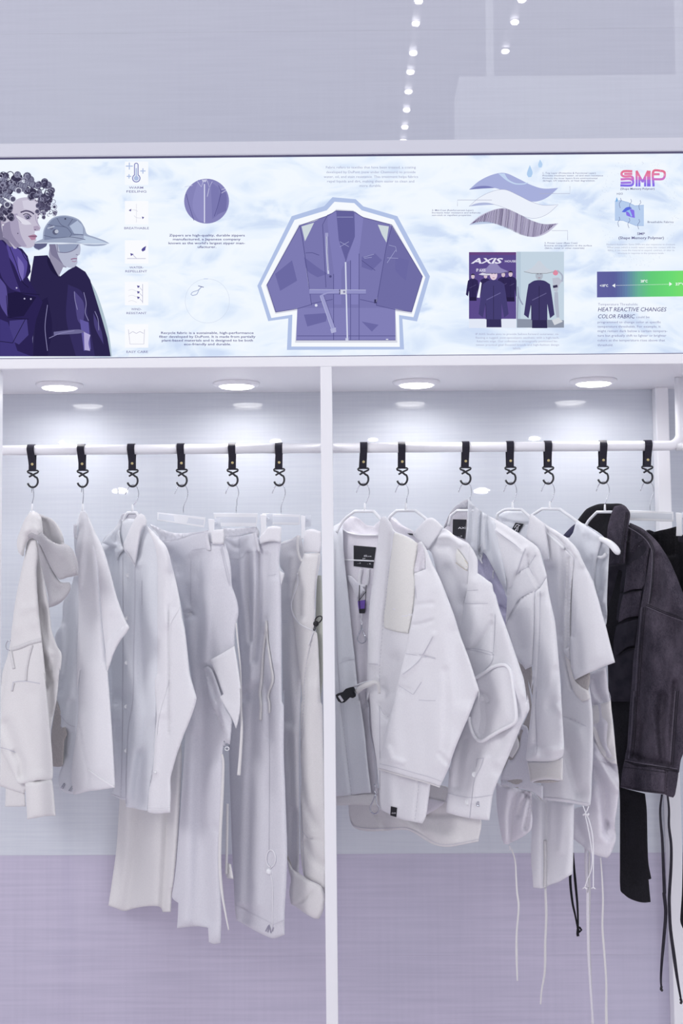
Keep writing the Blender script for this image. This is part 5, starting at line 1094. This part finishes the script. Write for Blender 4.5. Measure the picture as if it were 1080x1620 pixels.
slv = Piece(g, 'sleeve', S('I',800,740,830,700,857,655,868,740,885,830,905,920,922,1000,935,1130,950,1300,962,1460,972,1620,'J',815,100,825,300,834,440,839,552,832,606,810,625,770,640,700,645,640,642,598,640,586,628,590,600,598,520,612,400,628,250,640,100,'I',730,1560,745,1400,755,1200,765,1000,770,770), white, off=.030, th=.018, R=16, nz=2.8, vstretch=4,
   folds=[(S('I',815,800,800,1100,790,1500,'J',655,200,650,500),4,4),(S('I',880,900,890,1200,900,1550),14,-4),(S('J',790,50,760,180,740,280),10,3),(S('J',790,280,830,330),6,-3),(S('J',610,560,660,540,720,580),8,5),(S('J',650,600,660,560,760,570,830,560),6,-4),(S('J',700,250,710,400,720,560),18,-3)])
seams(g, 'stitching', [S('I',805,760,800,1100,785,1400,775,1600,'J',655,150,652,300,660,560,655,600)], slv.surf, wpx=1.0)
cuff = Piece(g, 'ribbed_cuff', S('J',596,636,650,642,710,645,770,640,810,625,830,608,828,700,828,766,800,770,760,764,710,764,660,770,628,782,618,772,612,720), grey, off=.027, th=.012, R=10, nz=.8, fine=.1)
rb = MB()
for k in range(27):
    f = k/26; xt = 600+228*f; xb = 622+204*f; yt = 646 - (28*max(0,(f-.6))/.4) + 4; yb = 776 - 14*math.sin(PI*f) - 8*f
    ribbon_mb(rb, S('J',xt,yt,(xt+xb)/2,(yt+yb)/2,xb,yb), .95*1.3, cuff.surf, .0022)
rb.build('rib', warm, cuff.o)
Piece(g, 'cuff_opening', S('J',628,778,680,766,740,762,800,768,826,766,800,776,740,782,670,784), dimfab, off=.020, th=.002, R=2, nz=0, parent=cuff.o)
bag = Piece(g, 'gathered_pocket', S('J',392,780,430,795,520,818,600,835,625,842,628,960,626,1080,590,1122,548,1148,500,1172,470,1188,448,1184,432,1152,412,1050,398,940), lining, off=-.020, th=.012, R=14, nz=5,
   folds=[(S('J',540,830,510,950,500,1080,490,1160),5,8),(S('J',600,860,570,900,540,1000),4,8),(S('J',615,900,600,1000,585,1080),4,8),(S('J',470,830,450,1000,460,1150),9,-6),(S('J',560,830,590,860,612,880),3,6)], puff=True, label='gathered greyish pouch')
ribbon(g, 'drawstring', S('J',478,1195,500,1235,518,1300,524,1400,530,1500,'M',203,450,192,600,192,720,196,850), [2,2.6,3.4,3,3.8,2.4], ivory, lambda P: g.Y(P)+.01, th=.0016)
flatplate('cord_end', S('J',474,1198,486,1196,494,1222,480,1228), lambda P: g.Y(P)+.006, .002, white, g.e)

# ---- short sleeved shirt
g = Garment('shirt', 'white short sleeved shirt with wide lapel and small navy neck label, beside the vest', 'shirt', 810.5)
Piece(g, 'back_lining', S('I',462,192,500,152,545,138,600,142,660,140,700,165,728,185,720,300,720,420,640,330,540,262), cool, off=-.034, th=.003, R=5, nz=1, folds=[(S('I',470,196,560,225,640,240,716,240),2.5,4)])
seams(g, 'stitching', [S('I',470,200,560,226,640,240,716,241)], lambda P: g.Y(P)+.030, wpx=.8)
printed_label(g, S('I',614,230,678,240,640,308,588,278), lambda P: g.Y(P)+.029, None)
for l in [('I',606,270,622,246,640,245), ('I',618,290,626,262), ('I',630,296,636,256,650,250), ('I',612,300,616,280)]: ribbon(g, 'label_print', S(*l), 1.0, labelwht, lambda P: g.Y(P)+.0275, th=.0005)
body = Piece(g, 'body', S('I',716,240,740,200,800,215,860,250,'K',40,260,100,300,200,370,270,600,300,1000,260,1440,'L',300,10,322,28,345,200,350,350,350,500,346,600,340,700,338,800,330,882,280,874,222,862,120,848,0,836,'J',905,922,800,910,690,896,690,700,'L',-60,600,-40,300,'I',960,1600,930,1200,890,900,850,620,800,440,712,372,700,330), white, off=-.004, th=.014, R=14, nz=3, vstretch=4,
   folds=[(S('K',30,600,60,900,120,1300,'L',60,200,160,500,250,800),9,5),(S('L',140,240,200,265,290,305),2.5,4,'s'),(S('L',240,350,270,500,250,700),14,-4),(S('I',880,600,900,800,960,1100),9,6),(S('L',60,300,100,600,130,830),16,-5),(S('L',180,500,220,700,255,790),6,4),(S('K',160,450,150,900,160,1200,'K',230,1500),6,6)])
seams(g, 'stitching', [S('L',138,240,200,262,262,292,300,310), S('L',-60,805,0,815,120,826,222,842,330,860)], body.surf, m=thread)
col = Piece(g, 'lapel', S('I',722,192,730,166,748,168,800,208,852,248,856,310,868,400,882,524,836,530,812,470,800,440,760,400,712,372,702,330,714,262), white, off=.016, th=.006, R=7, nz=1.4)
seams(g, 'stitching', [S('I',848,262,850,310,862,400,876,512,838,518)], col.surf, parent=col.o)
slv = Piece(g, 'sleeve', S('K',0,238,40,262,95,292,150,330,202,372,240,410,272,455,300,520,332,585,362,645,386,695,410,780,432,855,456,950,482,1035,515,1170,553,1316,460,1350,400,1378,340,1402,290,1426,238,1452,222,1400,208,1340,203,1200,204,1050,210,900,220,720,228,600,235,500,180,420,100,340,40,290), white, off=.020, th=.014, R=14, nz=2.2,
   folds=[(S('K',100,310,190,385,250,470,300,560),6,-5),(S('K',235,520,225,800,212,1100),6,6),(S('K',330,650,360,900,400,1250),18,-4),(S('K',270,600,270,1000,280,1350),12,3)])
Piece(g, 'placket_fold', S('K',165,440,225,500,232,560,215,720,206,900,203,1100,206,1300,190,1290,165,1250,152,1200,158,900,172,640), white, off=.010, th=.006, R=5, nz=2, folds=[(S('K',195,500,185,800,180,1200),3,5)])
Piece(g, 'sleeve_hem', S('K',236,1448,290,1424,358,1392,358,1460,345,1530,325,1532,280,1500), dimfab, off=.006, th=.003, R=4, nz=1, label='brown inner hem')
Piece(g, 'front_edge', S('K',160,1250,200,1290,215,1370,236,1448,300,1510,345,1534,360,1600,300,1620,240,1560,190,1400), warm, off=.008, th=.005, R=6, nz=2)
tl = Piece(g, 'tail', S('J',620,835,690,890,800,905,905,922,903,1060,900,1200,898,1330,894,1382,850,1408,800,1436,750,1452,700,1476,636,1470,630,1380,622,1290,626,1080), white, off=-.028, th=.008, R=10, nz=3, vstretch=5,
   folds=[(S('J',715,900,715,1200,712,1470),5,5),(S('J',730,900,728,1200,735,1450),6,6),(S('J',670,900,665,1400),14,-5),(S('J',830,930,825,1100,810,1230),8,-6),(S('J',780,920,770,1250,760,1440),14,6),(S('J',870,940,868,1200,850,1400),8,-4)])
cord(g, 'drawcord', S('L',278,876,290,905,300,935,320,975,345,1080,352,1200,352,1330,352,1462), .0012, threadw, lambda P: g.Y(P)-.032)
cord(g, 'drawcord', S('L',318,880,310,905,296,940,310,1010,330,1120,345,1240,335,1340,310,1400,290,1462), .0012, threadw, lambda P: g.Y(P)-.034)
cord(g, 'cord_knot', S('L',280,942,296,934,312,944,320,934), .0024, threadw, lambda P: g.Y(P)-.036)
for x, y in ((352,1462),(290,1462)): cord(g, 'cord_end', S('L',x-13,y+4,x,y-4,x+14,y+6), .0015, threadw, lambda P: g.Y(P)-.033)
ribbon(g, 'hem_tape', S('M',345,350,350,500,345,640,342,800,325,905,320,975), [3.6,4.2,3.6,4,3,2.4], ivory, lambda P: g.Y(P)+.05, th=.0016)
ribbon(g, 'hem_tape', S('M',345,100,346,220,344,350), 5, ivory, lambda P: tl.surf(P), th=.0012)

# ---- sleeveless vest
g = Garment('vest', 'pale sleeveless vest slipping off a white hanger, with gathered pocket, beside the denim jacket', 'vest', 869.5)
Piece(g, 'neck_lining', S('K',148,330,190,285,232,246,248,240,246,275,225,310,200,345,170,345), navy, off=-.02, th=.003, R=3, nz=0, label='navy neck lining')
vb = Piece(g, 'side_back', S('K',440,360,470,350,500,380,508,440,502,560,495,700,490,850,492,940,484,1020,474,1032,455,970,438,900,420,820,390,690,395,560,410,440), cool, off=-.004, th=.006, R=7, nz=3, folds=[(S('K',470,450,440,600,430,750),6,6),(S('K',495,600,470,750,455,850),4,-4),(S('K',440,860,460,920,482,990),3,5)])
Piece(g, 'front', S('K',246,236,262,215,300,235,360,278,410,312,455,345,440,400,420,470,405,540,398,620,392,700,400,800,340,760,270,600,180,420,200,345,225,310), cool, off=.008, th=.010, R=10, nz=3, folds=[(S('K',270,250,330,300,400,330),8,-4),(S('K',350,330,320,450,340,600),12,5),(S('K',300,320,330,500),8,-4),(S('K',380,500,370,620,385,700),4,4)])
vl = Piece(g, 'body', S('K',355,1400,480,1350,498,1500,515,1610,'L',470,100,472,130,482,200,492,290,505,420,517,545,530,640,536,740,522,880,506,1000,513,1108,492,1180,472,1225,450,1248,400,1236,330,1210,260,1150,190,1092,172,1050,164,1000,190,940,220,895,300,880,335,800,345,600,350,500,345,300,335,100,'K',350,1560), lining, off=.002, th=.014, R=14, nz=8, lam=34,
   folds=[(S('L',355,370,420,500,520,640),5,8),(S('L',352,500,430,620,520,760),6,-7),(S('L',360,150,380,350,440,540,500,580),6,6),(S('L',370,600,430,760,450,980,500,1070),7,8),(S('L',345,760,380,900,400,1100),9,-6),(S('L',480,560,420,520,365,440),4,-6),(S('L',440,300,430,420,450,520),9,-5),(S('L',250,900,230,1000,300,1130),10,5),(S('L',455,1000,440,1060,470,1100),6,7),(S('K',390,1450,410,1540,450,1600),6,6)])
Piece(g, 'side_pocket', S('L',340,160,390,148,440,138,468,128,474,100,460,62,472,90,476,130,490,290,505,420,516,542,520,580,490,575,450,550,400,490,370,420,350,350,346,250), warm, off=.010, th=.006, R=7, nz=4, folds=[(S('L',370,300,410,420,460,520),5,5),(S('L',490,280,460,400,440,480),7,-4)])
seams(g, 'stitching', [S('L',342,163,400,148,442,138,470,128,474,105,462,65), S('L',400,540,450,570,515,545)], lambda P: vl.surf(P)-.012, wpx=1.0)
ribbon(g, 'hem_strap', S('L',300,1170,300,1300,312,1500,'M',572,350,572,500,576,700,584,850,600,1082), [4.6,5.2,4.8,4,3.2], lining, lambda P: g.Y(P)+.025, th=.0016)
ribbon(g, 'hem_strap', S('L',325,1190,322,1350,'M',580,380,578,600,590,900,596,1082), [3,4,3,2.5], ivory, lambda P: g.Y(P)+.03, th=.0016)
ribbon(g, 'hem_strap', S('M',640,190,648,300,653,420,650,560,660,700,670,850,670,1000,672,1082), [2,3,3.6,3.2,4.5], ivory, lambda P: g.Y(P)+.02, th=.0016)
for l in [('M',494,165,482,240,478,310,490,430,505,500,518,570), ('M',494,165,500,260,508,350,516,440,520,540,520,570)]: ribbon(g, 'black_drawcord', S(*l), [2.2,4.2,3.6,2.6], blackfab, lambda P: g.Y(P)+.04, th=.002)
ribbon(g, 'cord_knot', S('M',512,560,530,566,538,578,524,590), 3.2, blackfab, lambda P: g.Y(P)+.038, th=.003); ribbon(g, 'cord_end', S('M',520,570,518,600,520,612), 4.5, blackfab, lambda P: g.Y(P)+.038, th=.003)

# ---- denim jacket
g = Garment('denim_jacket', 'washed black denim jacket on a white hanger at the right', 'jacket', 956.5)
Piece(g, 'collar', S('K',262,208,295,165,330,125,380,100,432,84,520,82,600,84,645,112,600,130,535,150,420,148,370,190,330,240,300,235), blackfab, off=-.030, th=.007, R=7, nz=1)
Piece(g, 'back_lining', S('K',325,242,400,160,540,140,600,300,600,560,480,600,500,440,470,345), blackfab, off=-.028, th=.003, R=4, nz=1)
dn = Piece(g, 'body', S('K',495,555,560,500,640,380,670,240,740,270,800,310,860,360,900,420,840,500,830,900,720,1200,700,1620,'L',620,200,590,500,570,700,545,745,720,790,732,900,735,1000,738,1150,745,1290,765,1395,745,1402,752,1480,760,1562,720,1566,690,1564,640,1550,598,1530,568,1505,545,1482,541,1300,541,1000,538,780,515,540,495,300,470,110,'K',515,1600,500,1400,490,1200,480,1000,492,800), blackfab, off=-.016, th=.006, R=10, nz=3, vstretch=4, folds=[(S('L',600,850,590,1100,650,1400),12,5)])
fr_ = Piece(g, 'front_panel', S('K',500,565,560,556,625,545,640,400,665,235,710,255,770,300,815,350,835,400,830,520,815,700,790,830,760,950,730,1080,700,1300,690,1450,680,1620,500,1620,498,1400,485,1100,486,900,495,700), denimd, off=-.004, th=.012, R=12, nz=3,
   folds=[(S('K',615,770,680,748,755,745),3,5),(S('K',575,1010,650,975,735,962),3,5),(S('K',590,1240,640,1205,700,1190),3,5),(S('K',700,330,660,500,640,720),10,-5),(S('K',600,620,540,900,530,1200),14,6)])
hp = Piece(g, 'chest_panel', S('K',655,245,700,252,770,300,815,350,836,398,818,440,800,560,785,700,760,745,690,750,618,772,628,700,640,560,648,400), denim, off=.0045, th=.002, R=5, nz=3, folds=[(S('K',690,300,680,500,650,700),7,-4),(S('K',780,430,720,480,670,520),8,4)])
Piece(g, 'chest_panel', S('K',615,790,680,762,760,758,750,850,735,955,650,968,578,1005,590,900), denim, off=.0045, th=.002, R=5, nz=3); Piece(g, 'chest_panel', S('K',575,1030,640,1000,735,975,715,1080,700,1185,640,1200,560,1270,540,1220,548,1100), denimd, off=.0045, th=.002, R=5, nz=3)
slv = Piece(g, 'sleeve', S('K',660,238,672,232,740,262,790,292,850,345,890,390,925,440,965,505,1000,575,1040,670,1085,790,1140,960,1160,1300,1150,1620,'L',1060,200,1030,380,992,505,975,550,962,640,880,628,780,612,700,595,572,572,582,500,592,460,600,330,612,150,625,0,'K',682,1500,690,1350,700,1240,718,1120,735,960,750,880,775,760,800,620,822,470,832,400,800,345,740,295,690,262), denim, off=.020, th=.018, R=18, nz=4,
   folds=[(S('K',670,255,740,300,800,350,845,400,860,460,858,600,840,760,825,860),3,-4),(S('K',800,860,860,890,950,925,1080,975),3,-4),(S('K',770,900,755,1100,735,1350,720,1600,'L',655,0,645,250,620,500),3,-4),(S('K',860,420,900,560,960,720,1040,880),14,-5),(S('K',830,950,850,1200,860,1500),14,-6),(S('K',1000,980,1010,1200),12,6),(S('K',880,500,900,700,900,800),8,6),(S('L',720,60,780,300,800,500),10,-6),(S('L',850,100,830,300,850,560),8,7),(S('L',940,0,920,300,900,590),7,8),(S('L',690,300,670,400,680,540),7,6),(S('L',600,490,680,530,780,560,900,590),4,6),(S('K',790,420,780,600,760,800),4,6)])
for k in (0, 1.6):
    seams(g, 'stitching', [[(x+a*k, y+b*k) for x, y in S(*l)] for l, a, b in [
      (('K',668,250,740,292,800,340,838,395,855,450,852,600,838,760,822,862),-1.2,1.2), (('K',800,862,870,892,960,930,1085,975),-.3,1.8), (('K',775,885,760,1050,742,1300,725,1580),1.9,.2), (('L',655,60,645,200,638,350,618,540),1.9,.2),
      (('L',575,560,680,580,800,598,950,622),0,1.6), (('L',945,60,930,250,905,590),1.8,0)]], slv.surf, m=threadd, wpx=1.0)
seams(g, 'worn_seam_ridge', [[(x+a*3.4, y+b*3.4) for x, y in S(*l)] for l, a, b in [
      (('K',668,250,740,292,800,340,838,395,855,450,852,600,838,760,822,862),-.9,.9), (('K',800,862,870,892,960,930,1085,975),-.3,1.2), (('K',775,885,760,1050,742,1300,725,1580),-1,.1), (('L',655,60,645,200,638,350,618,540),-1,.1),
      (('L',575,560,680,580,800,598,950,622),0,-.5), (('L',945,60,930,250,905,590),-.6,0)]], slv.surf, m=denimlt, wpx=1.5)
seams(g, 'stitching', [S('K',615,772,680,752,760,746), S('K',615,785,680,765,760,758), S('K',578,1008,650,972,735,960), S('K',578,1022,650,985,735,972), S('K',600,1235,640,1208,700,1190), S('K',600,1250,640,1222,700,1203), S('K',770,365,700,420,660,500)], lambda P: fr_.surf(P)-.0045, m=threadd, wpx=1.0)
cuff = Piece(g, 'cuff', S('L',572,555,680,575,800,596,880,608,960,622,952,690,940,762,932,800,920,818,880,808,862,796,780,786,700,776,600,758,545,745,556,640), denim, off=.026, th=.010, R=8, nz=2.5, folds=[(S('L',575,560,700,585,800,602,955,628),2.5,5),(S('L',875,610,872,800),3,5),(S('L',650,600,640,740),8,4),(S('L',760,600,750,780),8,-3)])
seams(g, 'stitching', [S('L',560,600,700,618,870,640), S('L',548,735,700,765,860,785), S('L',880,620,872,790)], cuff.surf, m=threadd, parent=cuff.o)
col = Piece(g, 'collar', S('K',545,104,600,92,625,95,645,115,668,150,670,180,660,240,655,300,645,360,638,430,628,546,565,556,502,566,498,480,494,400,490,330,496,260,520,170), denim, off=.024, th=.005, R=5, nz=2, folds=[(S('K',640,120,645,200,625,320,612,430,605,540),2.2,-1.6),(S('K',540,200,530,350,560,480),10,3)], label='washed denim collar leaf')
for k in (0, 3.4): seams(g, 'stitching', [[(x-k, y) for x, y in S('K',655,150,640,250,625,350,616,450,608,545)]], col.surf, m=threadd, parent=col.o)
st = MB()
for k in range(34):
    f = k/33; P_ = S('K',655,150,640,250,625,350,616,450,608,545); c = crom(P_, False, 2); p_ = c[int(f*(len(c)-1))]; ribbon_mb(st, [(p_[0]-3.2,p_[1]-.5),(p_[0]-.4,p_[1]+.5)], .8, col.surf, .0012)
tag(st.build('puckers', threadd, col.o), kind='stuff')
dY = lambda P: g.Y(P)-.010
ribbon(g, 'tie', S('L',840,795,828,900,832,1000,842,1110,850,1300,858,1500,'M',978,380,988,480,978,620,966,760,962,850,966,895), [3.2,4.2,5,5.6,5,3], denimd, dY, th=.0022)
ribbon(g, 'tie', S('L',880,800,890,900,890,1020,905,1150,905,1300,893,1500,'M',1006,420,1012,560,1030,700,1050,840,1070,955), [3.2,4.4,5,5,5.6,3], denimd, lambda P: dY(P)-.006, th=.0022)
cord(g, 'tie_end', S('M',966,880,962,895,970,902), .003, blackpl, dY); cord(g, 'tie_end', S('M',1066,945,1072,960,1068,970), .003, blackpl, dY)

# ---- black trousers
g = Garment('trousers', 'black gathered waist trousers on a clip hanger, cut off by the right edge', 'trousers', 1028)
tb = Piece(g, 'leg', S('K',795,290,850,302,900,290,960,278,1025,260,1090,330,1400,330,1450,900,'M',1200,0,1230,500,1180,585,1120,580,1078,568,1066,535,1066,500,1074,380,1078,200,'L',1000,700,1000,300,'K',1000,900,930,600,850,380), blackfab, off=-.012, th=.012, R=12, nz=4,
   folds=[(S('K',x,y,x+8,y+200),3,7) for x, y in [(850,305),(880,300),(915,292),(945,286),(975,280),(1005,275)]]+[(S('K',1060,340,1065,700,1080,1000),6,6)])
Piece(g, 'waist_cord', S('K',792,290,820,286,855,300,850,312,820,304,800,300), denimd, off=.004, th=.004, R=3, nz=0)
Piece(g, 'waistband', S('K',1040,340,1090,330,1300,330,1300,380,1075,385,1045,378), denimd, off=.006, th=.005, R=4, nz=1)
